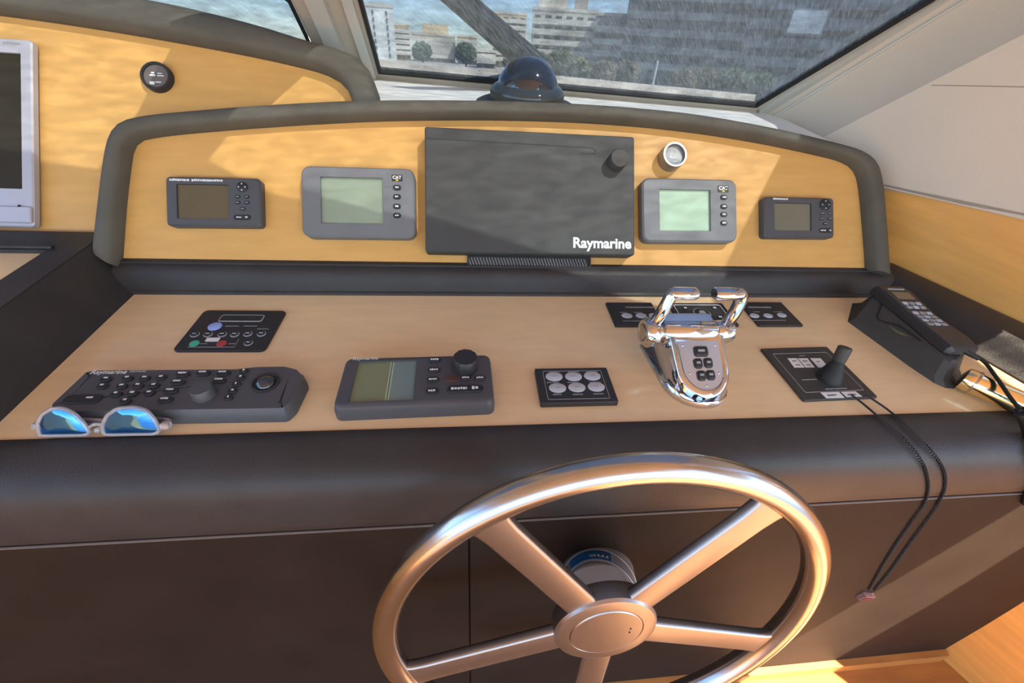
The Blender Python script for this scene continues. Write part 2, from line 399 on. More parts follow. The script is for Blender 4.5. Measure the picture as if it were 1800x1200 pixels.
fr = MB().sheet([(-1.75, -0.16), (0.74, -0.16), W(1345, 200), W(1665, 0), (1.16, 1.23), (1.2, WTOP), (-1.75, WTOP)], [glass1, glass2], 0.03, WIND.p3)
trim1 = struct('trim_1', 'beige windscreen frame with a broad slanting pillar between the panes', fr, PILLAR, 25)
# raised bead along the left pillar and along the starboard edge of the glass
def strip(plane, a, b, wid, h0, h1, side=1):
    a, b = Vector(a), Vector(b); d = (b-a).normalized(); n = Vector((-d.y, d.x))*side*wid
    mb = MB(); q = [a, b, b+n, a+n]
    if area2([tuple(p) for p in q]) < 0: q.reverse()
    v = [plane.p3(p.x, p.y, h0) for p in q]+[plane.p3(p.x, p.y, h1) for p in q]
    return mb.add(v, [(3,2,1,0),(4,5,6,7),(0,1,5,4),(1,2,6,5),(2,3,7,6),(3,0,4,7)])
def ext(a, b, k): return tuple(Vector(a)+(Vector(b)-Vector(a))*k)
mb = strip(WIND, W(662, 132), ext(W(662, 132), W(622, 0), 1.6), 0.018, 0, 0.012, 1)
part('edge_bead', mb, FRAMEG, trim1, 0)
mb = strip(WIND, W(640, 170), ext(W(640, 170), W(575, 0), 1.4), 0.030, 0, 0.02, 1)
part('pillar_strip', mb, FRAMEG, trim1, 0)
mb = strip(WIND, W(1334, 192), ext(W(1334, 192), W(1648, 0), 1.5), 0.020, 0, 0.010, -1)
part('edge_bead', mb, FRAMEG, trim1, 0)
def gasket(poly, wid):
    n = len(poly); inn = inset(poly, wid); mb = MB(); sgn = 1
    R = [[WIND.p3(*p, 0.001) for p in poly], [WIND.p3(*p, 0.004) for p in poly], [WIND.p3(*p, 0.004) for p in inn], [WIND.p3(*p, -0.008) for p in inn]]
    return mb.rings(R, cap0=False, cap1=False)
for k, (g, m, lab) in enumerate(((glass1, SCREEN1, 'wide raked windscreen pane, streaked with dried salt'), (glass2, SCREEN2, 'dark streaked windscreen pane behind the side instrument panel'))):
    w = struct('window_%d' % (k+1), lab)
    part('gasket', gasket(g, 0.006), GASKET, w, 0)
    part('pane', MB().sheet(inset(g, 0.004), [], 0.006, lambda u, v, t: WIND.p3(u, v, t-0.003)), m, w, 0)
# starboard reveal of the windscreen
a0, a1 = WIND.p3(*W(1345, 200)), WIND.p3(*W(1665, 0)); b0, b1 = WALL.p3(*WALL.uv(1450, 240)), WALL.p3(*WALL.uv(1800, 60))
rows = []
for k in (-0.25, 0, 0.25, 0.5, 0.75, 1.0, 2.0, 3.0, 3.6):
    a, b = a0.lerp(a1, k), b0.lerp(b1, min(k, 4.2)); bulge = Vector((0.012, 0.0, 0))
    rows.append([a, a+(b-a)*0.08+Vector((-0.01, 0, 0)), a.lerp(b, 0.5)+bulge, b, b+Vector((0.05, 0, 0)), a+Vector((0.05, 0.02, 0))])
mb = MB().rings(rows)
trim2 = struct('trim_2', 'broad beige vinyl reveal slanting along the starboard windscreen edge', mb, PILLAR, 40)
for f_, r_, m_, n_ in ((0.06, 0.0045, FRAMEG, 'bead'), (0.115, 0.0012, GASKET, 'groove'), (0.17, 0.0040, FRAMEG, 'bead')):
    part(n_, MB().tube([(a0.lerp(a1, k)).lerp(b0.lerp(b1, k), f_)+Vector((-0.0075+0.02*f_, 0, 0)) for k in (-0.1, 0.3, 0.7, 1.0, 1.6, 2.4)], r_, 8), m_, trim2)
# starboard wall: vinyl liner above, cherry panel below
wl = [WALL.uv(1560, 330), WALL.uv(1800, 385)]
sl_ = (wl[1][1]-wl[0][1])/(wl[1][0]-wl[0][0]); zsplit = lambda u: wl[0][1]+sl_*(u-wl[0][0])
edge = [WALL.uv(1450, 240), WALL.uv(1800, 60)]
sle = (edge[1][1]-edge[0][1])/(edge[1][0]-edge[0][0]); zedge = lambda u: edge[0][1]+sle*(u-edge[0][0])
hw = lambda px, py: sun_on(on_z(px, py), WALL)
q1 = [hw(1722, 603), hw(1800, 655), hw(1815, 705), hw(1775, 726), hw(1712, 726), hw(1636, 690), hw(1690, 648)]  # unseen opening cut to the outline of the sun patch by the handset
q1 = [(u, max(v, zsplit(u)+0.012)) for u, v in q1]
ul = [sun_on(fac(*p), WALL) for p in ((1790, 880), (1390, 1120))]
sul = (ul[1][1]-ul[0][1])/(ul[1][0]-ul[0][0]); zul = lambda u: ul[0][1]+sul*(u-ul[0][0])  # unseen liner edge set so sun reaches the console front
UJ = 0.46
liner = [(-0.36, zsplit(-0.36)), (UJ+0.10, zsplit(UJ+0.10)), (UJ+0.10, zul(UJ+0.10)), (1.7, zul(1.7)), (1.7, 1.25), ((1.25-edge[0][1])/sle+edge[0][0], 1.25), (-0.36, zedge(-0.36))]
seam_u = WALL.uv(1640, 150), WALL.uv(1800, 152)
wr = struct('wall_right', 'starboard cabin side with beige vinyl liner over an orange cherry panel')
part('liner', MB().sheet(liner, [q1] if True else [], 0.02, lambda u, v, t: WALL.p3(u, v, t)), LINER, wr, 0)
part('wood_panel', MB().sheet([(-0.36, -0.03), (UJ, -0.03), (UJ, zsplit(UJ)), (-0.36, zsplit(-0.36))], [], 0.03, lambda u, v, t: WALL.p3(u, v, t-0.006)), WALLWOOD, wr, 0)
part('liner_bead', MB().tube([WALL.p3(u, zsplit(u), 0.0) for u in (-0.3, 0, UJ)], 0.0014, 8), LINER, wr)
part('liner_seam', MB().tube([WALL.p3(seam_u[0][0]-0.002, seam_u[0][1], 0.0), WALL.p3(seam_u[1][0]+0.2, seam_u[1][1]+0.03, 0.0)], 0.0007, 6), mat('seam shadow line', (0.30, 0.25, 0.20), 0.8, noise=0.1, nscale=30), wr)
lr = [sun_on(fac(*p), WALL, -0.14) for p in ((1800, 960), (1640, 1060), (1500, 1140))]
slr = (lr[2][1]-lr[0][1])/(lr[2][0]-lr[0][0]); zlr = lambda u: lr[0][1]+slr*(u-lr[0][0])  # unseen panel edge set to bound the sun strip on the console
low = [(-0.3, -0.95), (1.7, -0.95), (1.7, min(zlr(1.7), -0.1) if zlr(1.7) < 0 else zlr(1.7)), tuple(lr[2]), tuple(lr[1]), tuple(lr[0]), (lr[0][0]-0.12, zlr(lr[0][0]-0.12)), (lr[0][0]-0.2, 0.0), (-0.3, 0.0)]
part('lower_panel', MB().sheet(low, [], 0.02, lambda u, v, t: WALL.p3(u, v, t-0.14)), WALLWOOD, wr, 0)
w3 = struct('window_3', 'unseen quarter window in the starboard liner, shaped to pass sun onto the handset')
part('pane', MB().sheet(q1, [], 0.004, lambda u, v, t: WALL.p3(u, v, t-0.012)), SIDEGL, w3, 0)
# headliner, port side, floor
ceil = MB().sheet([(-1.75, 0.10), (1.45, 0.10), (1.45, -2.0), (-1.75, -2.0)][::-1], [], 0.05, lambda u, v, t: Vector((u, v, 1.31+t)))
struct('ceiling', 'off white headliner over the helm', ceil, CEILM, 0)
wlft = struct('wall_left', 'low cherry wood cabin side on the port side of the helm')
part('lower_panel', MB().box((-1.72, -0.5, -0.3), (0.03, 3.2, 1.2)), WALLWOOD, wlft, 0)
part('post', MB().box((-1.72, -0.4, 0.77), (0.03, 0.12, 0.98)), PILLAR, wlft, 0)
floor = MB().box((-0.1, -0.4, -0.02), (4.6, 3.2, 0.04))
struct('floor', 'orange varnished teak cabin floor', floor, FLOORWOOD, 0, boat=False)

# ------------------------------------------------------------------ helm console
con = thing('helm_console', 'black leather helm console with a glossy maple top', 'console', Matrix.Translation((0.12, 0.245, -0.815)))
CB = Vector((0.12, 0.245, -0.815))
def loc(vs): return [tuple(Vector(v)-CB) for v in vs]
def cpart(name, mb, m, sm=35, label=None, parent=None):
    mb.v = loc(mb.v); return part(name, mb, m, parent or con, sm, label)
def extrude_x(prof, x0, x1, cap=True, xs=None):
    xs = xs or (x0, x1); return MB().rings([[(x, y, z) for y, z in prof] for x in xs], cap0=cap, cap1=cap)
XL, XR = -0.54, 0.80
top = [(-0.56, 0.30), (0.885, 0.30), (0.80, 0.61), (-0.56, 0.61)]
cpart('wood_top', MB().prism(top, -0.025, 0.0), WOODTOP, 0, 'glossy pale maple table top')
front = [(0.315, -0.02), (0.315, 0.002), (0.308, 0.0045), (0.298, 0.004), (0.275, -0.001), (0.262, -0.007), (0.252, -0.018), (0.246, -0.034), (0.243, -0.055), (0.242, -0.08), (0.244, -0.102), (0.250, -0.108), (0.30, -0.108)]
cpart('front_pad', extrude_x(front, -1.69, 1.22, xs=[-1.69, -1.3, -0.8, -0.4, 0, 0.4, 0.8, 1.22]), LEATHER, 50, 'rounded black leather bolster')
cpart('piping', MB().tube([(-1.69, 0.2455, -0.1105), (1.21, 0.2455, -0.1105)], 0.0020, 8), mat('highlit piping', (0.11, 0.085, 0.075), 0.5, noise=0.05, nscale=30))  # highlight along the seam put into the piping colour
fy = lambda z: 0.245 + math.sin(TILT)/math.cos(TILT)*(z+0.11)
def facebox(x0, x1, z0, z1, th=0.02, out=0.0):
    v = []
    for z in (z0, z1):
        for x, d in ((x0, 0), (x1, 0), (x1, th), (x0, th)): v.append((x, fy(z)-out+d, z))
    return MB().add(v, [(3,2,1,0),(4,5,6,7),(0,1,5,4),(1,2,6,5),(2,3,7,6),(3,0,4,7)])
seamx = FACE.uv(825, 1000)[0]
for x0, x1 in ((-1.69, seamx-0.0015), (seamx+0.0015, 1.22)):
    cpart('front_panel', facebox(x0, x1, -0.80, -0.109), LEATHER2, 0)
cpart('panel_backing', facebox(-1.68, 1.21, -0.80, -0.112, 0.01, -0.0215), BLACKPL, 0)
cpart('plinth', facebox(-1.69, 1.22, -0.842, -0.80, 0.03, 0.014), FLOORWOOD, 0, 'orange wooden plinth along the floor')
# rear bolster between table and dash
back = [(0.640, -0.01), (0.5985, -0.01), (0.5985, 0.001), (0.6005, 0.004), (0.604, 0.0055), (0.6055, 0.010), (0.609, 0.022), (0.6145, 0.033), (0.621, 0.039), (0.628, 0.0405), (0.6285, 0.0435), (0.640, 0.044)]
cpart('rear_pad', extrude_x(back, -0.565, 0.83), LEATHER, 40, 'black leather ledge under the dash')
# port side slope up to the neighbouring console
side = [(-0.53, -0.02), (-0.541, 0.002), (-0.548, 0.004), (-0.556, 0.014), (-0.566, 0.035), (-0.576, 0.056), (-0.584, 0.066), (-0.590, 0.069), (-0.590, -0.02)]
cpart('side_pad', MB().rings([[(x, y, z) for x, z in side] for y in (0.28, 0.40, 0.52, 0.645)]), LEATHER, 50, 'black leather slope at the port end')
# starboard arm pad, follows the slanting wall
def arm(y):
    xw = 0.875+(0.659-y)*0.408+0.004; xi = 0.80+(0.61-y)*0.275
    return [(xi, y, -0.02), (xi, y, 0.003), (xi+0.012, y, 0.006), (xi+0.022, y, 0.016), (xi+0.03, y, 0.028), (xi+0.042, y, 0.036), (xw-0.02, y, 0.040), (xw, y, 0.036), (xw, y, -0.02)]
cpart('arm_pad', MB().rings([arm(y) for y in (0.29, 0.315, 0.4, 0.5, 0.6, 0.645, 0.67)]), LEATHER, 50, 'black leather pad along the starboard wall')

# ------------------------------------------------------------------ dashboards
def pad_frame(inner, outer, plane, h, back, n=120):
    I = resample(smooth_poly([plane.uv(*p, 0.0) for p in inner]), n); O = resample(smooth_poly([plane.uv(*p, h*0.6) for p in outer]), n)
    rows = []
    for a, b in zip(I, O):
        pr = [(0.0, -0.008), (0.0, 0.35*h), (0.06, 0.72*h), (0.16, 0.93*h), (0.32, h), (0.6, 0.97*h), (0.82, 0.86*h), (0.94, 0.6*h), (1.0, 0.2*h), (1.0, -back)]
        rows.append([plane.p3(*(a.lerp(b, t)), w) for t, w in pr])
    return MB().rings(rows)
inner = [(216, 470), (217, 455), (224, 360), (233, 285), (238, 262), (248, 250), (268, 244), (330, 236), (480, 224), (640, 215), (780, 212), (920, 213), (1060, 219), (1200, 232), (1330, 252), (1440, 275), (1478, 286), (1498, 300), (1507, 325), (1513, 380), (1519, 455), (1520, 478)]
outer = [(162, 440), (164, 415), (172, 350), (184, 265), (196, 230), (215, 213), (245, 204), (300, 197), (460, 184), (620, 176), (780, 175), (930, 178), (1080, 186), (1220, 200), (1360, 225), (1480, 254), (1520, 268), (1542, 288), (1552, 325), (1558, 390), (1563, 460), (1564, 485)]
# starts at the port foot, runs over the arch, ends at the starboard foot
dash = thing('dashboard', 'arched maple instrument dashboard with a black padded rim', 'dashboard', Matrix.Translation((0.1, 0.66, 0.045)))
DB = Vector((0.1, 0.66, 0.045))
def dpart(root, base, name, mb, m, sm=35, label=None):
    mb.v = [tuple(Vector(v)-base) for v in mb.v]; return part(name, mb, m, root, sm, label)
board = [tuple(p) for p in resample(smooth_poly([PANEL.uv(*p) for p in inner]), 90)]
cx = sum(p[0] for p in board)/len(board)
board = [(p[0]+(-0.006 if p[0] < cx else 0.006), p[1]+0.006) for p in board]
board = board[::-1]
dpart(dash, DB, 'wood_board', MB().sheet(board, [], 0.012, PANEL.p3), WOOD, 0, 'satin maple board')
dpart(dash, DB, 'padded_rim', pad_frame(inner, outer, PANEL, 0.026, 0.07), RIML, 60, 'black leather rim')
# ledge behind the dash, under the windscreen
zl_ = lambda x: 0.247-0.030*(x+0.2)
sill = [(-0.42, 1.02), (-0.30, 1.0), (-0.17, 0.84), (0.60, 0.82), (0.74, 0.80), (0.76, 1.10), (-0.42, 1.10)]
struct('trim_3', 'white ledge under the windscreen behind the dashboard', MB().rings([[(x, y, zl_(x)-0.03) for x, y in sill], [(x, y, zl_(x)) for x, y in sill]]), SILLW, 0)
# port instrument dash, set a little back
PORT = Plane(PANEL.p3(0, 0, -0.022), PANEL.X, PANEL.Y)
pin = [(-1100, -90), (-600, -36), (-140, 12), (0, 28), (150, 49), (300, 74), (440, 100), (530, 120), (575, 133), (602, 148), (616, 166), (624, 192), (628, 220)]
pout = [(-1100, -215), (-600, -150), (-140, -75), (0, -52), (150, -22), (300, 4), (440, 38), (540, 69), (600, 86), (635, 103), (652, 128), (664, 165), (672, 200)]
pd = thing('side_dashboard', 'maple side dashboard with a black padded rim, carrying the silver monitor', 'dashboard', Matrix.Translation((-0.7, 0.66, 0.07)))
PB = Vector((-0.7, 0.66, 0.07))
pbd = [tuple(p) for p in resample(smooth_poly([PORT.uv(*p) for p in pin]), 40)]
pbd = [(x+0.004, y+0.004) for x, y in pbd] + [(PORT.uv(628, 220)[0], PORT.uv(0, 405)[1]-0.012), (pbd[0][0], PORT.uv(0, 405)[1]-0.012)]
pbd = pbd[::-1]
dpart(pd, PB, 'wood_board', MB().sheet(pbd, [], 0.012, PORT.p3), WOOD, 0, 'satin maple board')
dpart(pd, PB, 'padded_rim', pad_frame(pin, pout, PORT, 0.028, 0.05, 70), RIML, 60, 'black leather rim')
# port side console
sc = thing('side_console', 'black leather side console with a maple inset, below the monitor', 'console', Matrix.Translation((-0.95, 0.4, -0.815)))
SB = Vector((-0.95, 0.4, -0.815))
ins = [(-1.62, 0.30), (-0.636, 0.30), (-0.636, 0.614), (-1.62, 0.614)]
dpart(sc, SB, 'pad_top', MB().sheet([(-1.69, 0.28), (-0.589, 0.28), (-0.589, 0.675), (-1.69, 0.675)], [ins], 0.03, lambda u, v, t: Vector((u, v, 0.070+t))), LEATHER, 0)
dpart(sc, SB, 'wood_inset', MB().prism(ins, 0.04, 0.064), WOODTOP, 0, 'pale maple inset')
dpart(sc, SB, 'body', MB().box((-1.14, 0.47, -0.39), (1.09, 0.36, 0.85)), LEATHER2, 0)
dpart(sc, SB, 'inset_bead', MB().tube([(-1.66, 0.620, 0.0715), (-0.630, 0.620, 0.0715)], 0.003, 8), LEATHER)

# ------------------------------------------------------------------ instruments on the dash
def st_display(c, label, scr, lcd, T, dash_px, pad_px, keys, wide, hp, title):
    d = Dev('graphic_display', label, 'instrument', PANEL, c, T)
    sx, sy, sw, sh = d.screen(*scr)
    out = rr(d.w, d.h, 0.007)
    part('housing', MB().ringprism(out, rr(sw+0.004, sh+0.004, 0.002, sx, sy), 0, T, T-0.004, 0.0025), GREYPL, d.root)
    part('screen', MB().prism(rr(sw+0.003, sh+0.003, 0.001, sx, sy), T-0.0045, T-0.0025), lcd, d.root, 0)
    for p, w in title: d.dash('lettering', p, w, 0.0036, T+0.0002, WHITE)
    a = d.at(*pad_px); pr = d.size(pad_px, 19)/2
    k = part('cursor_pad', MB().lathe([(pr, T-0.001), (pr, T+0.0012), (pr*0.85, T+0.002)], 24, Matrix.Translation((a[0], a[1], 0))), BTN, d.root)
    mb = MB()
    for q in range(4):
        an = q*math.pi/2; mb.box((a[0]+0.6*pr*math.cos(an), a[1]+0.6*pr*math.sin(an), T+0.0021), (0.0018, 0.0018, 0.0004))
    part('arrow_marks', mb, WHITE, k, 0)
    for p in keys: 
        b = d.key(p, 0.0085, 0.0055, T-0.001, T+0.0012, BTN); d.dash('key_mark', p, 5, 0.0018, T+0.0015, DULLW, b)
    b = d.key(wide, 0.027, 0.0085, T-0.001, T+0.0012, BTN)
    d.dash('key_mark', (wide[0]-5, wide[1]), 9, 0.0022, T+0.0015, WHITE, b); d.dash('key_mark', (wide[0]+8, wide[1]), 4, 0.003, T+0.0015, WHITE, b)
    return d
st_display([(290, 309), (456, 313), (460, 398), (292, 397)], 'charcoal graphic display with a brown unlit screen and white print along its top', ((312, 325), (400, 383)), LCDB, 0.016,
           None, (426, 329), [(418, 346), (434, 346), (418, 356), (434, 356), (427, 367)], (426, 382), 0, [((316, 316), 36), ((365, 317), 56)])
st_display([(1343, 345), (1466, 348), (1468, 418), (1345, 417)], 'small charcoal graphic display with a grey olive screen beside the starboard rim', ((1363, 358), (1425, 404)), LCDK, 0.016,
           None, (1450, 360), [(1444, 375), (1458, 375), (1444, 384), (1458, 384), (1450, 393)], (1451, 405), 0, [((1372, 349.5), 26)])
def engine_display(c, label, scr, lcd, logo, keys, T=0.020):
    d = Dev('engine_display', label, 'instrument', PANEL, c, T)
    sx, sy, sw, sh = d.screen(*scr)
    part('housing', MB().ringprism(rr(d.w, d.h, 0.014), rr(sw+0.002, sh+0.002, 0.0015, sx, sy), 0, T, T-0.005, 0.003), GREYPL2, d.root)
    part('screen', MB().prism(rr(sw+0.003, sh+0.003, 0.001, sx, sy), T-0.006, T-0.0042), lcd, d.root, 0)
    a = d.at(*logo); w = d.size(logo, 17)
    pl = part('logo_plate', MB().prism(rr(w*1.1, w*0.66, 0.0012, a[0], a[1]), T-0.001, T+0.0008), BLACKPL, d.root)
    me = text_mesh('CAT', w*0.92, WHITE, 0.03); link('lettering', me, pl, Matrix.Translation((a[0], a[1]+w*0.06, T+0.0011)))
    part('logo_mark', MB().add([(a[0]-w*.16, a[1]-w*.30, T+.0012), (a[0]+w*.16, a[1]-w*.30, T+.0012), (a[0], a[1]-w*.10, T+.0012), (a[0], a[1]-w*.2, T+.0009)], [(0, 1, 2), (0, 3, 1), (1, 3, 2), (2, 3, 0)]), YELLOW, pl, 0)
    for p in keys:
        b = d.key(p, 0.0125, 0.0085, T-0.001, T+0.0022, BTN); d.dash('key_mark', p, 6, 0.0032, T+0.0024, WHITE, b)
    return d
engine_display([(529, 290), (728, 296), (731, 418), (530, 416)], 'slate grey engine display with a dull sage green screen and four keys', ((564, 311), (673, 393)), mat('sage green lcd', (0.25, 0.30, 0.22), 0.22, noise=0.05, nscale=25, coat=0.25), (698, 313), [(698, 330), (698, 346), (698, 363), (698, 379)])
engine_display([(1129, 311), (1295, 316), (1297, 425), (1130, 425)], 'slate grey engine display with a bright mint green screen, below the silver gauge', ((1160, 333), (1249, 405)), LCDG, (1271, 332), [(1272, 347), (1272, 363), (1272, 377), (1272, 392)])

# chart plotter under its sun cover
T = 0.030
d = Dev('chart_plotter', 'large chart plotter hidden by a dark grey sun cover lettered in white', 'instrument', PANEL, [(746, 222), (1116, 240), (1115, 449), (748, 442)], T)
part('cover', MB().prism(rr(d.w, d.h, 0.004), 0.004, T, 0.002), COVERPL, d.root)
part('case', MB().prism(rr(d.w*0.97, d.h*0.95, 0.004), 0, 0.006), BLACKPL, d.root)
g = [d.at(*p) for p in ((750, 243), (1040, 260), (1046, 263), (1047, 270), (1020, 270))]
part('groove', MB().tube([(x, y, T) for x, y in g], 0.0007, 6), BLACKPL, d.root)
d.knob((1090, 277), 0.0165, T-0.002, T+0.020, BLACKPL2, 'knob')
d.text('lettering', 'Raymarine', (1059, 430), 102, T+0.0004, WHITE, 0.032)
# mesh grille below it
gd = Dev('speaker_grille', 'narrow black mesh grille strip under the chart plotter', 'grille', PANEL, [(822, 449), (1038, 452), (1040, 471), (821, 468)], 0.006)
part('frame', MB().ringprism(rr(gd.w, gd.h, 0.0015), rr(gd.w-0.005, gd.h-0.005, 0.001), 0, 0.006, 0.003, 0.0008), BLACKPL, gd.root)
mb = MB(); n = int((gd.w-0.006)/0.0052)
for i in range(n):
    x = -gd.w/2+0.004+i*0.0052
    mb.box((x, 0, 0.004), (0.0022, gd.h-0.005, 0.0016), Matrix.Rotation(0.35, 3, 'Z'))
o = part('mesh', mb, GREYPL2, gd.root, 0)
tag(o, kind='stuff')

# round gauges
def gauge(plane, px, rpx, label, face, ring, h, marks):
    u = plane.uv(*px, h); e = plane.uv(px[0]+rpx, px[1], h); r = e[0]-u[0]
    root = thing('round_gauge', label, 'gauge', plane.frame(*u))
    part('bezel', MB().lathe([(r*1.02, 0), (r*1.02, h*0.55), (r*0.97, h), (r*0.84, h), (r*0.80, h*0.72)], 40, cap1=False), ring, root)
    f = part('dial', MB().lathe([(r*0.86, h*0.3), (r*0.84, h*0.73)], 40), face, root)
    mb = MB(); rg = random.Random(3)
    for (x, y, w, hh) in marks: mb.box((x*r, y*r, h*0.73+0.0004), (w*r, hh*r, 0.0006))
    part('dial_print', mb, WHITE, f, 0)
    return root
gauge(PANEL.__class__(PORT.o, PORT.X, PORT.Y), (272, 132), 27, 'dark round gauge on the side dashboard', GAUGEK, BLACKPL, 0.010, [(-.2, .22, .2, .1), (-.22, .05, .36, .1), (.3, .04, .42, .06), (.25, .2, .3, .05), (-.25, -.5, .3, .2), (.15, -.42, .36, .06)])
gauge(PANEL, (1187, 271), 21, 'silver faced round gauge above the mint green display', GAUGEG, mat('grey steel bezel', (0.30, 0.30, 0.30), 0.35, metal=0.8, noise=0.05, nscale=60), 0.022, [(-.1, -.2, .5, .06), (.1, -.45, .3, .06), (-.3, -.1, .12, .1)])

# silver monitor on the port dash
T = 0.014
d = Dev('monitor', 'silver framed monitor with a dark screen on the side dashboard', 'monitor', PORT, [(-230, 48), (55, 72), (59, 396), (-230, 394)], T)
sx, sy, sw, sh = d.screen((-205, 78), (39, 332))
part('bezel', MB().ringprism(rr(d.w, d.h, 0.006), rr(sw, sh, 0.001, sx, sy), 0.004, T, T-0.005, 0.002), SILVERPL, d.root)
part('screen', MB().prism(rr(sw, sh, 0.001, sx, sy), T-0.008, T-0.003), SCRK, d.root, 0)
b = d.screen((-228, 356), (64, 393))
part('speaker_bar', MB().prism(rr(d.w*0.995, b[3], 0.003, 0, b[1]), T-0.001, T+0.004, 0.0015), SILVERPL, d.root)
d.dash('lettering', (20, 76), 30, 0.004, T+0.0003, DULLW)
a = d.at(38, 363); part('led', MB().lathe([(0.002, T+0.003), (0.0016, T+0.0048)], 12, Matrix.Translation((a[0], a[1], 0))), GASKET, d.root)

# ------------------------------------------------------------------ instruments on the table
# engine start panel
T = 0.003
d = Dev('engine_starter', 'thin black engine start panel with a green and a red key', 'control panel', TABLE, [(358, 545), (503, 545), (466, 617), (303, 616)], T)
part('plate', MB().prism(rr(d.w, d.h, 0.008), 0, T, 0.0008), BLACKPL, d.root)
a, b = d.at(385, 566), d.at(464, 553)
cx_, cy_, w_, h_ = (a[0]+b[0])/2, (a[1]+b[1])/2, abs(b[0]-a[0])*1.1, 0.017
part('display', MB().ringprism(rr(w_, h_, 0.004, cx_, cy_), rr(w_-0.003, h_-0.003, 0.003, cx_, cy_), T, T+0.001, T+0.0004, 0.0004), DULLW, d.root)
part('display_glass', MB().prism(rr(w_-0.003, h_-0.003, 0.003, cx_, cy_), T, T+0.0006), BLACKPL, d.root)
def disc(px, r, m, name='button', parent=None, ry=None, z=None):
    a = d.at(*px); z = T if z is None else z
    ring = lambda k, zz: [(a[0]+r*k*math.cos(2*math.pi*i/24), a[1]+(ry or r)*k*math.sin(2*math.pi*i/24), zz) for i in range(24)]
    return part(name, MB().rings([ring(1, z-0.0005), ring(1, z+0.0009), ring(0.9, z+0.0014)]), m, parent or d.root)
disc((378, 574), 0.0095, LBLUE, 'sticker'); disc((342, 604), 0.0065, GREEN); disc((390, 604), 0.0065, RED)
for p in ((343, 588), (366, 588), (391, 588), (413, 588), (436, 587), (460, 587), (437, 603)):
    k = disc(p, 0.0062, DULLW, 'button'); disc(p, 0.0050, BTN, 'key_face', k, z=T+0.001)
    d.dash('key_mark', p, 7, 0.0015, T+0.0026, WHITE, k)
a = d.at(374, 597); part('sticker', MB().prism(rr(0.018, 0.008, 0.001, a[0], a[1]), T, T+0.0008), WHITE, d.root, label='small white label')
for p, w in (((408, 573), 24), ((440, 573), 24), ((462, 578), 20), ((358, 604), 12), ((408, 604), 14)): d.dash('lettering', p, w, 0.0016, T+0.0002, DULLW)
mb = MB(); q = [d.at(*p) for p in ((330, 610), (412, 610), (420, 596))]
part('border_line', MB().tube([(x, y, T) for x, y in q], 0.0005, 6), DULLW, d.root)

# keyboard
T = 0.020
d = Dev('keyboard', 'long charcoal plotter keyboard with a rotary knob and a trackball', 'keyboard', TABLE, [(152, 650), (532, 643), (508, 722), (88, 725)], T)
tl, tr = d.at(150, 651), d.at(498, 642)
o1 = [d.at(*p) for p in ((88, 712), (96, 724), (497, 718), (512, 705), (533, 664), (524, 649), (500, 643), (450, 644), (415, 648), (165, 650), (150, 654))]
def sm_closed(p, n=3):
    P = [Vector(q) for q in p]; N = len(P); out = []
    for i in range(N):
        a_, b_, c_ = P[i-1], P[i], P[(i+1) % N]
        k = min(0.35, 0.004/max((a_-b_).length, 1e-6)); k2 = min(0.35, 0.004/max((c_-b_).length, 1e-6))
        s0, s1 = b_.lerp(a_, k), b_.lerp(c_, k2)
        for t in range(n+1):
            t /= n; out.append(tuple(s0*(1-t)**2+b_*2*t*(1-t)+s1*t*t))
    return out
o1 = sm_closed(o1); o0 = [(x*1.02, y*1.10-0.001) for x, y in o1]
part('housing', MB().rings([[(x, y, 0) for x, y in o0], [(x, y, 0.008) for x, y in o0], [(x, y, T-0.003) for x, y in inset(o0, 0.004)], [(x, y, T) for x, y in inset(o1, 0.001)], [(x, y, T) for x, y in inset(o1, 0.012)]]), GREYPL, d.root, 40)
kb = [(187, 668), (181, 680), (225, 666), (255, 666), (284, 665), (215, 680), (243, 679), (271, 679), (205, 694), (233, 693), (263, 692), (221, 706)]
for p in kb:
    b = d.key(p, 0.0125, 0.0085, T-0.001, T+0.0024, BTN); d.dash('key_mark', (p[0]+1, p[1]-2), 7, 0.0026, T+0.0026, WHITE, b)
for p in ((322, 659), (358, 657), (393, 657), (313, 673), (386, 670), (301, 688), (291, 704)):
    b = d.key(p, 0.0165, 0.0088, T-0.001, T+0.0024, BTN); d.dash('key_mark', (p[0], p[1]-2), 14, 0.0026, T+0.0026, WHITE, b)
for p in ((429, 653), (423, 664), (416, 676), (409, 688), (402, 700)):
    b = d.key(p, 0.0105, 0.008, T-0.001, T+0.0024, BTN); d.dash('key_mark', (p[0]+1, p[1]-1), 4, 0.003, T+0.0026, WHITE, b)
a = d.at(146, 702); b = part('button', MB().prism(rr(0.040, 0.014, 0.006, a[0], a[1]), T-0.001, T+0.0018, 0.0008), BTN, d.root); d.dash('key_mark', (160, 700), 13, 0.0026, T+0.002, WHITE, b)
d.knob((352, 681), 0.0125, T-0.001, T+0.013, GREYPL, 'rotary_knob')
a = d.at(467, 673)
so_ = part('trackball_socket', MB().lathe([(0.0165, T-0.003), (0.0165, T+0.0016), (0.0145, T+0.0024), (0.0130, T+0.0005)], 32, Matrix.Translation((a[0], a[1], 0)), cap1=False), BLACKPL, d.root)
mb = MB(); mb.lathe([(0.0125*math.cos(k), T-0.002+0.0125*math.sin(k)*0.8) for k in [j*math.pi/2/8 for j in range(8)]]+[(0.0005, T+0.008)], 28, Matrix.Translation((a[0], a[1], 0)))
part('trackball', mb, DOMEM, d.root)
d.text('lettering', 'Raymarine', (192, 655), 62, T+0.0005, WHITE, 0.02); d.dash('lettering', (243, 653), 28, 0.0034, T+0.0005, DULLW)

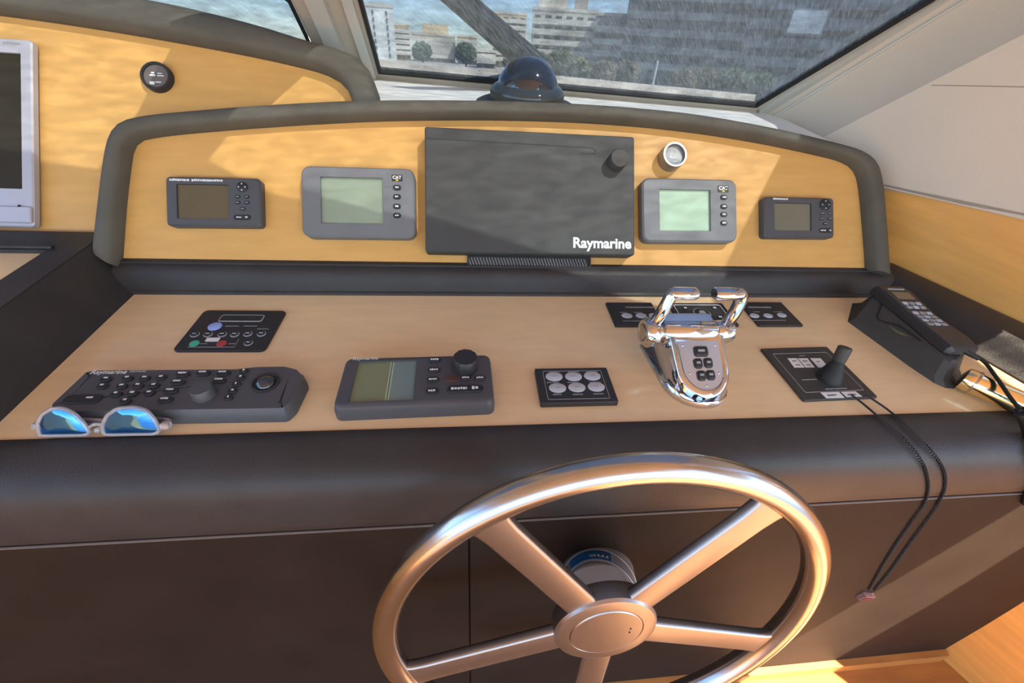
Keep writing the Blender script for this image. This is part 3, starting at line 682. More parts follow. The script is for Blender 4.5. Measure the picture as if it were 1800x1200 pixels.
# autopilot head
T = 0.024
d = Dev('autopilot', 'charcoal autopilot head with an olive screen and a tall rotary knob', 'instrument', TABLE, [(612, 630), (861, 621), (867, 706), (582, 714)], T)
sx, sy, sw, sh = d.screen((622, 705), (731, 634))
a, b = d.at(613, 704), d.at(725, 704); c_, e_ = d.at(630, 634), d.at(733, 633)
sx = (a[0]+b[0]+c_[0]+e_[0])/4; sy = (a[1]+b[1]+c_[1]+e_[1])/4; sw = (b[0]-a[0]+e_[0]-c_[0])/2; sh = (c_[1]-a[1]+e_[1]-b[1])/2
out = rr(d.w, d.h, 0.009)
part('housing', MB().rings([[(x*1.02, y*1.05, 0) for x, y in out], [(x*1.02, y*1.05, T*0.55) for x, y in out], [(x, y, T-0.002) for x, y in out], [(x, y, T) for x, y in inset(out, 0.003)],
     [(x, y, T) for x, y in rr(sw, sh, 0.0015, sx, sy)], [(x, y, T-0.004) for x, y in rr(sw, sh, 0.0015, sx, sy)]]), GREYPL, d.root, 40)
part('screen', MB().prism(rr(sw, sh, 0.001, sx, sy), T-0.0055, T-0.0025), LCDO, d.root, 0)
part('screen_strip', MB().prism(rr(sw*0.40, sh*0.99, 0.001, sx+sw*0.295, sy), T-0.0027, T-0.0023), LCDT, d.root, 0)
for k in (0.075, 0.03): part('screen_line', MB().box((sx+sw*(0.08+k-0.05), sy, T-0.0022), (0.0012, sh*0.98, 0.0004)), LCDG, d.root, 0)
for p in ((764, 633), (763, 651), (761, 668), (760, 688)):
    b = d.key(p, 0.0165, 0.0095, T-0.001, T+0.0022, BTN); d.dash('key_mark', p, 14, 0.0030, T+0.0024, WHITE, b)
d.key((793, 667), 0.0165, 0.0095, T-0.001, T+0.0022, mat('brown key', (0.075, 0.035, 0.025), 0.5, noise=0.05, nscale=40))
for p in ((819, 665), (844, 665)):
    b = d.key(p, 0.0155, 0.0088, T-0.001, T+0.0022, BTN); d.dash('key_mark', p, 13, 0.0028, T+0.0024, WHITE, b)
b = d.key((818, 684), 0.046, 0.0125, T-0.001, T+0.0022, BTN); d.dash('key_mark', (807, 684), 28, 0.004, T+0.0024, WHITE, b); d.dash('key_mark', (835, 683), 11, 0.005, T+0.0024, WHITE, b)
d.knob((818, 627), 0.0165, T-0.001, T+0.020, BLACKPL, 'rotary_knob', 1)
d.text('lettering', 'Raymarine', (643, 631), 44, T+0.0005, WHITE, 0.01)

# six key switch panel
def key_panel(name, label, c, T, keys, r, lines, border=None, cat='control panel', group=None):
    global d
    d = Dev(name, label, cat, TABLE, c, T, group)
    part('plate', MB().prism(rr(d.w, d.h, 0.002), 0, T, 0.001), BLACKPL, d.root)
    if border:
        q = rr(d.w*border[0], d.h*border[1], 0.002); part('border_line', MB().tube([(x, y, T) for x, y in q], 0.0004, 6, True), DULLW, d.root)
    for p in keys:
        k = disc(p, r, SILVERBTN, 'button', ry=r*0.72, z=T); d.dash('key_mark', (p[0], p[1]), 8, 0.0012, T+0.0016, DULLW, k)
    for p, w, hh in lines: d.dash('lettering', p, w, hh, T+0.0002, DULLW)
    return d
key_panel('switch_panel', 'thick black switch panel with six pale oval keys', [(939, 647), (1068, 645), (1086, 706), (952, 709)], 0.008,
          [(974, 662), (1008, 662), (1041, 661), (980, 682), (1014, 681), (1048, 680)], 0.0120, [((972, 672), 22, .0022), ((1008, 672), 20, .0022), ((1046, 672), 20, .0022), ((980, 693), 16, .0022), ((1016, 693), 18, .0022), ((1052, 692), 18, .0022), ((975, 653), 20, .0018), ((1008, 653), 20, .0018), ((1040, 653), 20, .0018)], (0.80, 0.80))
key_panel('thruster_panel', 'black key panel with two pale ovals, port of the throttle levers', [(1064, 531), (1142, 531), (1172, 572), (1083, 572)], 0.004,
          [(1102, 555), (1127, 555), (1150, 555)], 0.0095, [((1125, 540), 50, .0042), ((1096, 549), 12, .0018), ((1122, 549), 14, .0018), ((1120, 564), 50, .0016)])
key_panel('thruster_panel', 'black key panel with three pale ovals, starboard of the throttle levers', [(1300, 530), (1378, 531), (1408, 571), (1334, 572)], 0.004,
          [(1326, 555), (1350, 555), (1374, 554)], 0.0085, [((1335, 540), 40, .0042), ((1330, 548), 12, .0018), ((1368, 548), 16, .0018), ((1352, 563), 60, .0016)])
# round dial panel behind the throttle
T = 0.004
d = Dev('dial_panel', 'black panel with a round dial and four corner keys, behind the throttle', 'control panel', TABLE, [(1174, 532), (1270, 532), (1300, 572), (1198, 572)], T)
part('plate', MB().prism(rr(d.w, d.h, 0.003), 0, T, 0.001), BLACKPL, d.root)
q = rr(d.w*0.84, d.h*0.80, 0.003); part('border_line', MB().tube([(x, y, T) for x, y in q], 0.0006, 6, True), WHITE, d.root)
k = disc((1234, 551), 0.0155, DULLW, 'dial', z=T); disc((1234, 551), 0.0138, BTN, 'dial_face', k, z=T+0.0008); disc((1234, 551), 0.006, DULLW, 'dial_centre', k, z=T+0.0016)
for p in ((1205, 542), (1256, 542), (1214, 558), (1266, 558)):
    k = disc(p, 0.0045, BTN, 'button'); d.dash('key_mark', p, 6, 0.004, T+0.0018, WHITE, k)

# joystick
T = 0.004
d = Dev('joystick', 'black joystick with a ribbed boot on a square black plate with white labels', 'joystick', TABLE, [(1338, 612), (1452, 608), (1546, 698), (1413, 703)], T)
part('plate', MB().prism(rr(d.w, d.h, 0.003), 0, T, 0.001), BLACKPL2, d.root)
q = rr(d.w*0.80, d.h*0.74, 0.002); part('border_line', MB().tube([(x, y, T) for x, y in q], 0.0005, 6, True), DULLW, d.root)
def label_px(c, name='label', lines=2):
    q = [d.at(*p) for p in c]; v = [(x, y, T+0.0002) for x, y in q]+[(x, y, T+0.0008) for x, y in q]
    o = part(name, MB().add(v, [(3,2,1,0),(4,5,6,7),(0,1,5,4),(1,2,6,5),(2,3,7,6),(3,0,4,7)]), WHITE, d.root, 0, 'white paper label')
    return o
o = label_px([(1384, 630), (1400, 630), (1414, 646), (1396, 646)]); d.dash('label_print', (1396, 635), 8, 0.002, T+0.001, GREYPL2, o); d.dash('label_print', (1402, 642), 8, 0.002, T+0.001, GREYPL2, o)
o = label_px([(1402, 630), (1419, 630), (1432, 646), (1416, 646)]); d.dash('label_print', (1414, 635), 8, 0.002, T+0.001, GREYPL2, o); d.dash('label_print', (1421, 642), 8, 0.002, T+0.001, GREYPL2, o)
o = label_px([(1424, 630), (1442, 630), (1456, 646), (1438, 646)]); d.dash('label_print', (1438, 636), 6, 0.002, T+0.001, GREYPL2, o)
o = label_px([(1442, 690), (1474, 689), (1484, 699), (1452, 700)]); d.dash('label_print', (1462, 695), 16, 0.003, T+0.001, GREYPL2, o)
o = label_px([(1478, 689), (1503, 688), (1515, 697), (1488, 698)]); d.dash('label_print', (1497, 694), 16, 0.003, T+0.001, GREYPL2, o)
for p, w in (((1410, 625), 10), ((1470, 683), 40), ((1423, 667), 28)): d.dash('lettering', p, w, 0.002, T+0.0002, DULLW)
jb = Vector(d.at(1455, 669, 0.0)+(T,)); jt = on_plane(1487, 610, TABLE.p3(0, 0.398, 0), (0, 1, 0))
jt = Vector((jt.x-d.ctr.x, jt.y-d.ctr.y, jt.z))
ax = (jt-jb).normalized(); Tm = Matrix.Translation(jb) @ ax.to_track_quat('Z', 'Y').to_matrix().to_4x4()
L = (jt-jb).length
Tb = Matrix.Translation(jb)
prof = []
for i in range(9):
    z = i*0.0036; r = 0.0125*(1-i/9)+0.0066
    prof += [(r, z), (r*0.90, z+0.0016)]
def lean(prof, n=28):
    R = []
    for r, z in prof:
        c = jb.lerp(jt, z/L*1.0); k = min(1, z/0.03)
        up = Vector((0, 0, 1)).lerp(ax, k).normalized(); Q = up.to_track_quat('Z', 'Y').to_matrix()
        R.append([c + Q @ Vector((r*math.cos(2*math.pi*i/n), r*math.sin(2*math.pi*i/n), 0)) for i in range(n)])
    return MB().rings(R)
part('rubber_boot', lean(prof), RUBBER, d.root, 50)
part('stick', MB().lathe([(0.0065, 0.028), (0.0066, L*0.56), (0.0086, L*0.58), (0.0092, L*0.97), (0.0078, L)], 28, Tm), BLACKPL2, d.root)
a = d.at(1470, 667); part('led', MB().lathe([(0.0022, T), (0.0016, T+0.0014)], 12, Matrix.Translation((a[0], a[1], 0))), YELLOW, d.root)

# ------------------------------------------------------------------ throttle
X0 = 0.322
tb = thing('throttle', 'chrome twin lever throttle with a sloping key plate', 'throttle', Matrix.Translation((X0, 0.40, 0)))
O = Vector((X0, 0.40, 0))
def tp(name, mb, m, parent=None, sm=40, shift=True):
    if shift: mb.v = [tuple(Vector(v)-O) for v in mb.v]
    return part(name, mb, m, parent or tb, sm)
def plan(wf, wb, y0, y1, n=14):
    """outline, round at the front (low y), straight sides, square back"""
    p = [(X0+wb, y1), (X0-wb, y1)]; r = wf
    for i in range(n+1):
        a = math.pi + math.pi*i/n; p.append((X0+r*math.cos(a), y0+r*0.95+r*0.95*math.sin(a)))
    return p
zt = lambda y: 0.017+(y-0.336)*0.58
base = plan(0.047, 0.052, 0.334, 0.462); mid = plan(0.045, 0.050, 0.336, 0.46); topo = plan(0.036, 0.040, 0.341, 0.428)
R = [[(x, y, 0) for x, y in base], [(x, y, 0.005) for x, y in base], [(x, y, 0.006) for x, y in mid], [(x, y, max(zt(y)*0.55, 0.008)) for x, y in plan(0.042, 0.046, 0.338, 0.455)],
     [(x, y, zt(y)-0.003) for x, y in plan(0.038, 0.042, 0.339, 0.432)], [(x, y, zt(y)) for x, y in topo], [(x, y, zt(y)) for x, y in plan(0.031, 0.033, 0.346, 0.411)], [(x, y, zt(y)-0.003) for x, y in plan(0.029, 0.031, 0.348, 0.409)]]
tp('body', MB().rings(R), CHROME, sm=60)
pl = plan(0.0285, 0.0305, 0.3485, 0.4085)
kp = tp('key_plate', MB().rings([[(x, y, zt(y)-0.004) for x, y in pl], [(x, y, zt(y)-0.001) for x, y in pl]]), CHROMEP, sm=30)
for (kx, ky, w, h) in ((0.001, 0.3945, 0.020, 0.012), (-0.0065, 0.3795, 0.0115, 0.0115), (0.0085, 0.380, 0.0115, 0.0115), (-0.005, 0.3645, 0.0115, 0.0115), (0.0085, 0.365, 0.0115, 0.0115)):
    q = rr(w, h, 0.003, X0+kx, ky)
    k = tp('button', MB().rings([[(x, y, zt(y)-0.002) for x, y in q], [(x, y, zt(y)+0.0012) for x, y in q], [(x, y, zt(y)+0.002) for x, y in inset(q, 0.001)]]), BTN)
    q = rr(w*0.5, h*0.22, 0.0006, X0+kx, ky); tp('key_mark', MB().rings([[(x, y, zt(y)+0.0018) for x, y in q], [(x, y, zt(y)+0.0023) for x, y in q]]), DULLW, k)
for sx_, sy_ in ((-0.024, 0.403), (0.024, 0.403), (-0.021, 0.368), (0.021, 0.368), (0, 0.353)):
    tp('screw', MB().lathe([(0.0016, 0), (0.0012, 0.0008)], 10, Matrix.Translation((X0+sx_, sy_, zt(sy_)-0.001))), BRUSHED)
CY = Vector((X0, 0.431, 0.056))
def xl(prof, x0): return MB().lathe(prof, 32, Matrix.Translation(CY+Vector((x0, 0, 0))) @ Matrix.Rotation(math.pi/2, 4, 'Y'))
tp('shaft_housing', xl([(0.017, -0.046), (0.019, -0.043), (0.019, 0.030), (0.017, 0.033)], 0), CHROME)
hood = [(0.456, 0.030), (0.459, 0.060), (0.456, 0.071), (0.447, 0.0765), (0.435, 0.0755), (0.423, 0.070), (0.420, 0.055), (0.421, 0.030)]
tp('top_cover', MB().rings([[(X0+x, y*1.0, z) for y, z in hood] for x in (-0.044, 0.028)]), CHROMEP, sm=30)
tp('shaft_end', xl([(0.010, 0.032), (0.0165, 0.034), (0.0175, 0.040), (0.0175, 0.052), (0.015, 0.060), (0.008, 0.063)], 0), CHROME)
k = tp('lever_boss', xl([(0.012, -0.052), (0.021, -0.055), (0.022, -0.061), (0.022, -0.068), (0.018, -0.073), (0.013, -0.073), (0.012, -0.071)], 0), CHROME)
tp('boss_cap', xl([(0.0115, -0.070), (0.0115, -0.0735), (0.009, -0.0745)], 0), BRUSHED, k)
tp('lever_neck', xl([(0.013, -0.045), (0.013, -0.056)], 0), CHROME)
LY, LZ = 0.436, 0.120
for s_, xb, xt, xe in ((-1, X0-0.063, X0-0.050, X0-0.013), (1, X0+0.048, X0+0.055, X0+0.012)):
    pth = smooth_poly([(xb, CY.y, CY.z+0.006), (xb+(xt-xb)*0.5, CY.y, 0.088), (xt, LY-0.001, LZ-0.010), (xt-s_*0.004, LY, LZ-0.002), (xt-s_*0.012, LY, LZ)], 6)
    lv = tp('lever', MB().tube(pth, 0.0086, 16), CHROME, sm=60)
    gp = [(xt+s_*0.002, LY, LZ), (xt-s_*0.002, LY, LZ), (xt-s_*0.006, LY, LZ), (xe+s_*0.003, LY, LZ), (xe, LY, LZ)]
    tp('grip', MB().tube(gp, [0.005, 0.0088, 0.0104, 0.0104, 0.0085], 18, flat=0.78), CHROME, lv, sm=50)

# ------------------------------------------------------------------ steering wheel
K = 1.42
WC = Vector((0.116*K, 0.097*K, EYE-0.414*K)); WR = 0.185*K; WT = 0.0148
WN = Vector((0, -math.cos(0.224), math.sin(0.224))); WY = WN.cross(Vector((1, 0, 0)))
WF = Matrix.Identity(4)
for i in range(3): WF[i][0], WF[i][1], WF[i][2], WF[i][3] = (1, 0, 0)[i], WY[i], WN[i], WC[i]
sw_ = thing('steering_wheel', 'five spoke brushed steel steering wheel on a thick round column', 'steering wheel', WF)
part('rim', MB().tube([(WR*math.cos(2*math.pi*i/96), WR*math.sin(2*math.pi*i/96), 0) for i in range(96)], WT, 22, True), BRUSHED, sw_, 80)
def spoke(ang):
    ca, sa = math.cos(ang), math.sin(ang); R = []
    for r, w, t in ((0.050, 0.040, 0.013), (0.07, 0.039, 0.013), (0.15, 0.038, 0.0125), (0.225, 0.038, 0.0125), (0.242, 0.041, 0.0125), (WR-0.006, 0.050, 0.011)):
        R.append([(r*ca-u*sa, r*sa+u*ca, v) for u, v in rr(w, t, 0.0038, n=3)])
    return MB().rings(R)
for a in (54, 126, 198, 270, 342): part('spoke', spoke(math.radians(a)), BRUSHED2, sw_, 50)
hub = part('hub', MB().lathe([(0.050, -0.022), (0.062, -0.016), (0.0645, -0.008), (0.0645, 0.006), (0.062, 0.0095), (0.058, 0.0105), (0.0462, 0.0105), (0.0455, 0.0095)], 56, cap1=False), BRUSHED2, sw_, 30)
part('hub_cap', MB().lathe([(0.0452, 0.006), (0.0452, 0.0102), (0.0440, 0.0112)], 56), BRUSHED2, hub, 30)
for y in (0.006, -0.002): part('cap_screw', MB().lathe([(0.0013, 0.0105), (0.0011, 0.0118)], 10, Matrix.Translation((0.029, y, 0))), GASKET, hub)
pe = FACE.p3(*FACE.uv(1050, 1010), -0.004)
ce = WF.inverted() @ pe
ca_ = (Vector((0, 0, -0.016))-ce); CLEN = ca_.length
CT = Matrix.Translation(ce) @ ca_.to_track_quat('Z', 'Y').to_matrix().to_4x4()
up_l = CT.to_3x3().inverted() @ Vector((0, 1, 0)); aup = math.atan2(up_l.y, up_l.x)
colm = part('column', MB().lathe([(0.0575, 0), (0.0570, 0.007), (0.0548, CLEN*0.54), (0.0535, CLEN*0.55), (0.0543, CLEN*0.56), (0.0512, CLEN*0.80), (0.0500, CLEN*0.81), (0.0506, CLEN*0.82), (0.0490, CLEN*0.87)], 56, CT), mat('satin aluminium', (0.78, 0.77, 0.78), 0.42, metal=0.9, noise=0.03, nscale=60), sw_, 30)
part('column_neck', MB().lathe([(0.046, -0.046), (0.046, -0.018)], 48), MATS['satin aluminium'], sw_, 30)
crad = lambda f: 0.0543-0.0031*(f-0.56)/0.24
def onc(ang, z, r): return CT @ Vector((r*math.cos(aup+ang), r*math.sin(aup+ang), z))
sg = 1 if (CT.to_3x3() @ Vector((math.cos(aup+0.5), math.sin(aup+0.5), 0))).x < 0 else -1
mb = MB(); n = 16; rows = []
for i in range(n+1):
    a = sg*(-0.16+1.15*i/n)
    rows.append([onc(a, CLEN*0.585, crad(0.585)), onc(a, CLEN*0.585, crad(0.585)+0.0005), onc(a, CLEN*0.785, crad(0.785)+0.0005), onc(a, CLEN*0.785, crad(0.785))])
stk = part('sticker', mb.rings(rows), BLUE, sw_, 30, 'blue sticker with white lettering')
me = text_mesh('me', 0.026, WHITE, 0.01)
vv = [(v.co.x, v.co.y) for v in me.vertices]
for v, (x, y) in zip(me.vertices, vv): v.co = onc(sg*(0.16+x/0.053), CLEN*0.72+y*0.75, crad(0.72+y*0.75/CLEN)+0.0009)
link('lettering', me, stk)

# ------------------------------------------------------------------ handset in its cradle
H0 = Vector((0.74, 0.46, 0))
hs = thing('handset_cradle', 'black wedge shaped cradle on the starboard end of the table', 'cradle', Matrix.Translation(H0))
def hp(root, name, mb, m, sm=35, base=H0, label=None):
    mb.v = [tuple(Vector(v)-base) for v in mb.v]; return part(name, mb, m, root, sm, label)
g0 = [(0.682, 0.524), (0.703, 0.407), (0.713, 0.372), (0.722, 0.362), (0.735, 0.360), (0.775, 0.385), (0.795, 0.560), (0.780, 0.585), (0.735, 0.580)]
g1 = [(0.690, 0.522), (0.706, 0.410), (0.712, 0.380), (0.719, 0.372), (0.731, 0.372), (0.768, 0.392), (0.787, 0.553), (0.775, 0.570), (0.735, 0.566)]
g2 = [(0.722, 0.545), (0.714, 0.415), (0.714, 0.388), (0.718, 0.380), (0.728, 0.380), (0.760, 0.398), (0.776, 0.548), (0.768, 0.560), (0.740, 0.562)]
hp(hs, 'body', MB().rings([[(x, y, 0) for x, y in g0], [(x, y, 0.010) for x, y in g1], [(x, y, 0.036) for x, y in g2], [(x, y, 0.039) for x, y in inset(g2, 0.003)]]), BLACKPL2, 25)
hp(hs, 'recess_line', MB().tube(smooth_poly([(0.7235, 0.548, 0.0405), (0.722, 0.525, 0.039), (0.7065, 0.505, 0.026), (0.707, 0.49, 0.0265), (0.7125, 0.47, 0.034), (0.7135, 0.43, 0.036)], 5), 0.0012, 8), GASKET)
q = [(0.7065, 0.478, 0.0265), (0.7085, 0.462, 0.029), (0.7105, 0.446, 0.0315), (0.709, 0.45, 0.0285), (0.7065, 0.462, 0.0255)]
hp(hs, 'side_crest', MB().rings([[Vector(p)+Vector((-0.0004, 0, 0)) for p in q], [Vector(p)+Vector((-0.0016, 0, 0.0012)) for p in q]]), mat('faded gold print', (0.12, 0.10, 0.045), 0.4, noise=0.3, nscale=120), 0)
H1 = Vector((0.768, 0.47, 0.040))
ph = thing('phone_handset', 'black telephone handset with a keypad lying in the cradle', 'telephone', Matrix.Translation(H1))
d0, d1 = Vector((0.752, 0.560, 0)), Vector((0.744, 0.392, 0)); dd = (d1-d0).normalized(); dn = Vector((-dd.y, dd.x, 0))
rows = []
for t, w, z0, z1 in ((0, 0.024, 0.041, 0.050), (0.03, 0.028, 0.0402, 0.056), (0.15, 0.029, 0.0402, 0.058), (0.5, 0.026, 0.0402, 0.053), (0.85, 0.028, 0.0402, 0.055), (0.97, 0.026, 0.0402, 0.053), (1.0, 0.020, 0.041, 0.049)):
    c = d0.lerp(d1, t); rows.append([c-dn*w+Vector((0, 0, z0)), c-dn*w*1.0+Vector((0, 0, z1-0.004)), c-dn*w*0.84+Vector((0, 0, z1)), c+dn*w*0.84+Vector((0, 0, z1)), c+dn*w+Vector((0, 0, z1-0.004)), c+dn*w+Vector((0, 0, z0))])
hp(ph, 'body', MB().rings(rows), BLACKPL, 35, H1)
def onhs(t, s, z): c = d0.lerp(d1, t)+dn*s; return Vector((c.x, c.y, z))
zh = lambda t: 0.058-0.005*(t-0.15)/0.35 if t < 0.5 else 0.053+0.002*(t-0.5)/0.35
def hsquad(t0, t1, s0, s1, h0, h1): 
    v = [onhs(t, s, zh(t)+h) for h in (h0, h1) for t, s in ((t0, s0), (t0, s1), (t1, s1), (t1, s0))]
    return MB().add(v, [(3,2,1,0),(4,5,6,7),(0,1,5,4),(1,2,6,5),(2,3,7,6),(3,0,4,7)])
hp(ph, 'display', hsquad(0.16, 0.27, -0.016, 0.016, -0.001, 0.0006), mat('amber grey display', (0.17, 0.13, 0.09), 0.3, noise=0.05, nscale=40), 0, H1)
hp(ph, 'trim_line', hsquad(0.10, 0.112, -0.015, 0.015, -0.001, 0.0006), DULLW, 0, H1)
for i in range(6):
    for j in range(3):
        t0 = 0.32+i*0.058+(0.03 if i > 1 else 0)
        hp(ph, 'key', hsquad(t0, t0+0.036, -0.0165+j*0.012, -0.0165+j*0.012+0.0085, -0.001, 0.0014), DULLW if (i+j) % 2 else SILVERBTN, 0, H1)
# polished tube beside it
p0, p1 = Vector((0.738, 0.366, 0.0185)), Vector((0.795, 0.285, 0.0225))
tbx = thing('grab_tube', 'polished metal tube at the foot of the handset cradle', 'tube', Matrix.Translation(p0))
ax = (p1-p0); Tq = ax.to_track_quat('Z', 'Y').to_matrix().to_4x4(); Ln = ax.length
part('barrel', MB().lathe([(0.010, -0.001), (0.0165, 0.001), (0.0175, 0.006), (0.0175, 0.014), (0.0165, 0.016), (0.0165, Ln), (0.012, Ln+0.004)], 40, Tq), WARMCHROME, tbx, 30)
part('collar', MB().lathe([(0.0178, 0.0125), (0.0182, 0.0140), (0.0178, 0.0155)], 40, Tq, cap0=False, cap1=False), BRUSHED, tbx)

# cords
prof_s = [(0.60, 0.0)] + [(0.316, 0.0)] + front[1:-1] + [(fy(-0.12), -0.12), (fy(-0.80), -0.80)]
def on_console(px, py, off=0.003):
    d_ = ray(px, py); best = None
    for (y0, z0), (y1, z1) in zip(prof_s[:-1], prof_s[1:]):
        ey, ez = y1-y0, z1-z0; den = d_.y*ez-d_.z*ey
        if abs(den) < 1e-9: continue
        t = ((y0-CAM.y)*ez-(z0-CAM.z)*ey)/den; s = ((CAM.z-z0)*d_.y-(CAM.y-y0)*d_.z)/(ez*d_.y-ey*d_.z)
        if t > 0.05 and -0.001 <= s <= 1.001 and (best is None or t < best): best = t
    return CAM + d_*(best or 0.5) - d_.normalized()*off
def coil(pts, r, wire, pitch, n=7):
    P = resample(pts, max(8, int(sum((Vector(pts[i+1])-Vector(pts[i])).length for i in range(len(pts)-1))/pitch*n)))
    out = []; ref = Vector((1, 0.3, 0.2))
    for i, p in enumerate(P):
        t = (P[min(i+1, len(P)-1)]-P[max(i-1, 0)]).normalized(); u = (ref-t*ref.dot(t)).normalized(); w = t.cross(u); a = 2*math.pi*i/n
        out.append(p+r*(math.cos(a)*u+math.sin(a)*w))
    return MB().tube(out, wire, 5)
c1 = [(1492, 698), (1515, 712), (1545, 733), (1590, 772), (1618, 808), (1629, 835), (1631, 860), (1624, 884), (1603, 915), (1575, 955), (1550, 995), (1527, 1036)]
c2 = [(1518, 699), (1555, 720), (1590, 745), (1630, 785), (1653, 815), (1661, 838), (1659, 862), (1648, 885), (1628, 915), (1598, 955), (1566, 1000), (1536, 1037)]
LB = on_console(1520, 1046, 0.004)
ly = thing('coiled_lanyard', 'two thin black coiled cords hanging from the joystick plate over the bolster', 'cord', Matrix.Translation(LB))
for c in (c1, c2):
    P3 = [on_console(*p, 0.0055 if i > 0 else 0.004) for i, p in enumerate(c)]
    P3[0].z = max(P3[0].z, 0.008); P3[1].z = max(P3[1].z, 0.006)
    P3 = smooth_poly(P3, 5); nn = len(P3)
    hp(ly, 'cord', MB().tube(P3[:nn//4+1], 0.0016, 6), RUBBER, 60, LB)
    hp(ly, 'cord_coil', coil(P3[nn//4:], 0.0016, 0.0007, 0.0042, 9), RUBBER, 60, LB)
Fq = Matrix.Rotation(0.35, 3, 'Y')
clip = MB().box(LB, (0.028, 0.012, 0.018), Fq); hp(ly, 'clip', clip, mat('pinkish metal clip', (0.55, 0.36, 0.36), 0.3, metal=0.6, noise=0.2, nscale=200), 0, LB, 'small pinkish metal clip')
mb = MB()
for k in (-1, 0, 1): mb.box(LB+Vector((k*0.008, -0.0065, -0.001-k*0.003)), (0.004, 0.002, 0.013), Fq)
hp(ly, 'clip_slot', mb, mat('dark red slot', (0.20, 0.04, 0.05), 0.5, noise=0.1, nscale=90), 0, LB)
cb = Vector((0.752, 0.388, 0.046))
tc_ = thing('coiled_cable', 'black telephone cord running from the handset down over the arm pad', 'cord', Matrix.Translation(cb))
pc = [Vector((0.744, 0.394, 0.047)), on_z(1728, 634, 0.042), on_z(1752, 664, 0.040), on_z(1775, 697, 0.040), on_z(1795, 722, 0.042)]
hp(tc_, 'cable', MB().tube(smooth_poly(pc, 6), 0.0026, 8), RUBBER, 60, cb)
hp(tc_, 'strain_relief', MB().tube([pc[0]+Vector((0, 0.006, 0)), pc[0].lerp(pc[1], 0.8)], [0.0048, 0.0034], 10), RUBBER, 40, cb)
pk = [pc[-1], on_z(1806, 740, 0.026), on_console(1814, 768, 0.010), on_console(1822, 805, 0.010), on_console(1822, 845, 0.010), on_console(1806, 882, 0.010)]
hp(tc_, 'cable_coil', coil(smooth_poly(pk, 6), 0.0065, 0.0021, 0.0055, 10), RUBBER, 60, cb)

# ------------------------------------------------------------------ sunglasses
gb0, gb1 = on_z(62, 774, 0.004), on_z(300, 770, 0.004)
gx = (gb1-gb0).normalized(); GL = Plane(gb0+Vector((0, 0.004, 0.0)), gx, Vector((0, math.sin(0.35), math.cos(0.35))))
GL.Y = (GL.Y - GL.X*GL.X.dot(GL.Y)).normalized(); GL.Z = GL.X.cross(GL.Y)
sg_ = thing('sunglasses', 'clear framed sunglasses with blue mirrored lenses standing in front of the keyboard', 'sunglasses', GL.frame(0.07, 0.0))
def gpt(px, py): u = GL.uv(px, py); return (u[0]-0.07, max(u[1], 0.0025))
for ol in ([(70, 765), (66, 745), (74, 728), (92, 718), (110, 717), (130, 726), (148, 744), (158, 760), (152, 769), (120, 771), (85, 771)], [(183, 764), (180, 748), (188, 730), (206, 718), (235, 715), (258, 721), (272, 737), (281, 756), (274, 766), (240, 769), (205, 769)]):
    q = [gpt(*p) for p in ol]; q = sm_closed(q, 4)
    if area2(q) < 0: q = q[::-1]
    cxx = sum(p[0] for p in q)/len(q); cyy = sum(p[1] for p in q)/len(q)
    sc_ = lambda k, z: [(cxx+(x-cxx)*k, cyy+(y-cyy)*k, z) for x, y in q]
    part('lens', MB().rings([sc_(0.97, -0.0012), sc_(0.97, 0.0), sc_(0.75, 0.0016), sc_(0.4, 0.0026), sc_(0.05, 0.003)]), LENSM, sg_, 60)
    part('rim', MB().tube([(x, y, 0) for x, y in q], 0.0022, 8, True), CLEARPL, sg_, 60)
part('bridge', MB().tube(smooth_poly([gpt(158, 750)+(0,), gpt(168, 744)+(0.002,), gpt(181, 746)+(0,)], 5), 0.0017, 8), CLEARPL, sg_, 60)
part('nose_pad', MB().lathe([(0.001, -0.006), (0.0032, -0.004), (0.003, 0.0), (0.001, 0.001)], 12, Matrix.Translation((*gpt(170, 757), 0))), CLEARPL, sg_)
for px, s in ((288, 1), (63, -1)):
    h = gpt(px, 750)
    part('hinge', MB().prism(rr(0.010, 0.008, 0.003, h[0], h[1]), -0.006, 0.001, 0.001), CLEARPL, sg_)
    part('temple', MB().tube(smooth_poly([(h[0], h[1], -0.005), (h[0]-s*0.002, h[1]+0.001, -0.013), (h[0]-s*0.03, h[1]+0.001, -0.014-0.004*(s > 0)), (h[0]-s*0.095, h[1]-0.004, -0.014-0.004*(s > 0))], 5), 0.0017, 8), CLEARPL, sg_, 60)

# ------------------------------------------------------------------ compass
ZS = 0.236
cb_ = on_z(925, 187, ZS); sc1 = (on_z(985, 187, ZS)-on_z(865, 187, ZS)).length/120
cp = thing('compass', 'black domed steering compass on the ledge behind the dashboard', 'compass', Matrix.Translation(cb_))
R1 = 60*sc1
part('base', MB().lathe([(R1*1.42, 0), (R1*1.42, 0.003), (R1*1.28, 0.008), (R1*1.08, 0.011), (R1*1.03, 0.013)], 48), BLACKPL, cp, 30)
part('collar', MB().lathe([(R1*1.0, 0.012), (R1*1.0, 0.024), (R1*0.96, 0.026)], 48), BLACKPL2, cp, 30)
part('hood', MB().lathe([(R1*0.985*math.cos(a), 0.025+R1*0.34*math.sin(a)) for a in [i*math.pi/2/10*0.75 for i in range(9)]], 48), DOMEC, cp, 60)
part('dome', MB().lathe([(R1*0.83*math.cos(a), 0.025+R1*0.80*math.sin(a)) for a in [i*math.pi/2/12 for i in range(12)]]+[(0.0004, 0.025+R1*0.80)], 48), DOMEM, cp, 60)
part('lubber_line', MB().tube([(-0.001, -R1*0.84, 0.026), (-0.001, -R1*0.80, 0.038)], 0.0008, 6), DULLW, cp)
part('badge', MB().box((0.002, -R1*1.0, 0.019), (0.014, 0.003, 0.008)), BLACKPL, cp, 0)

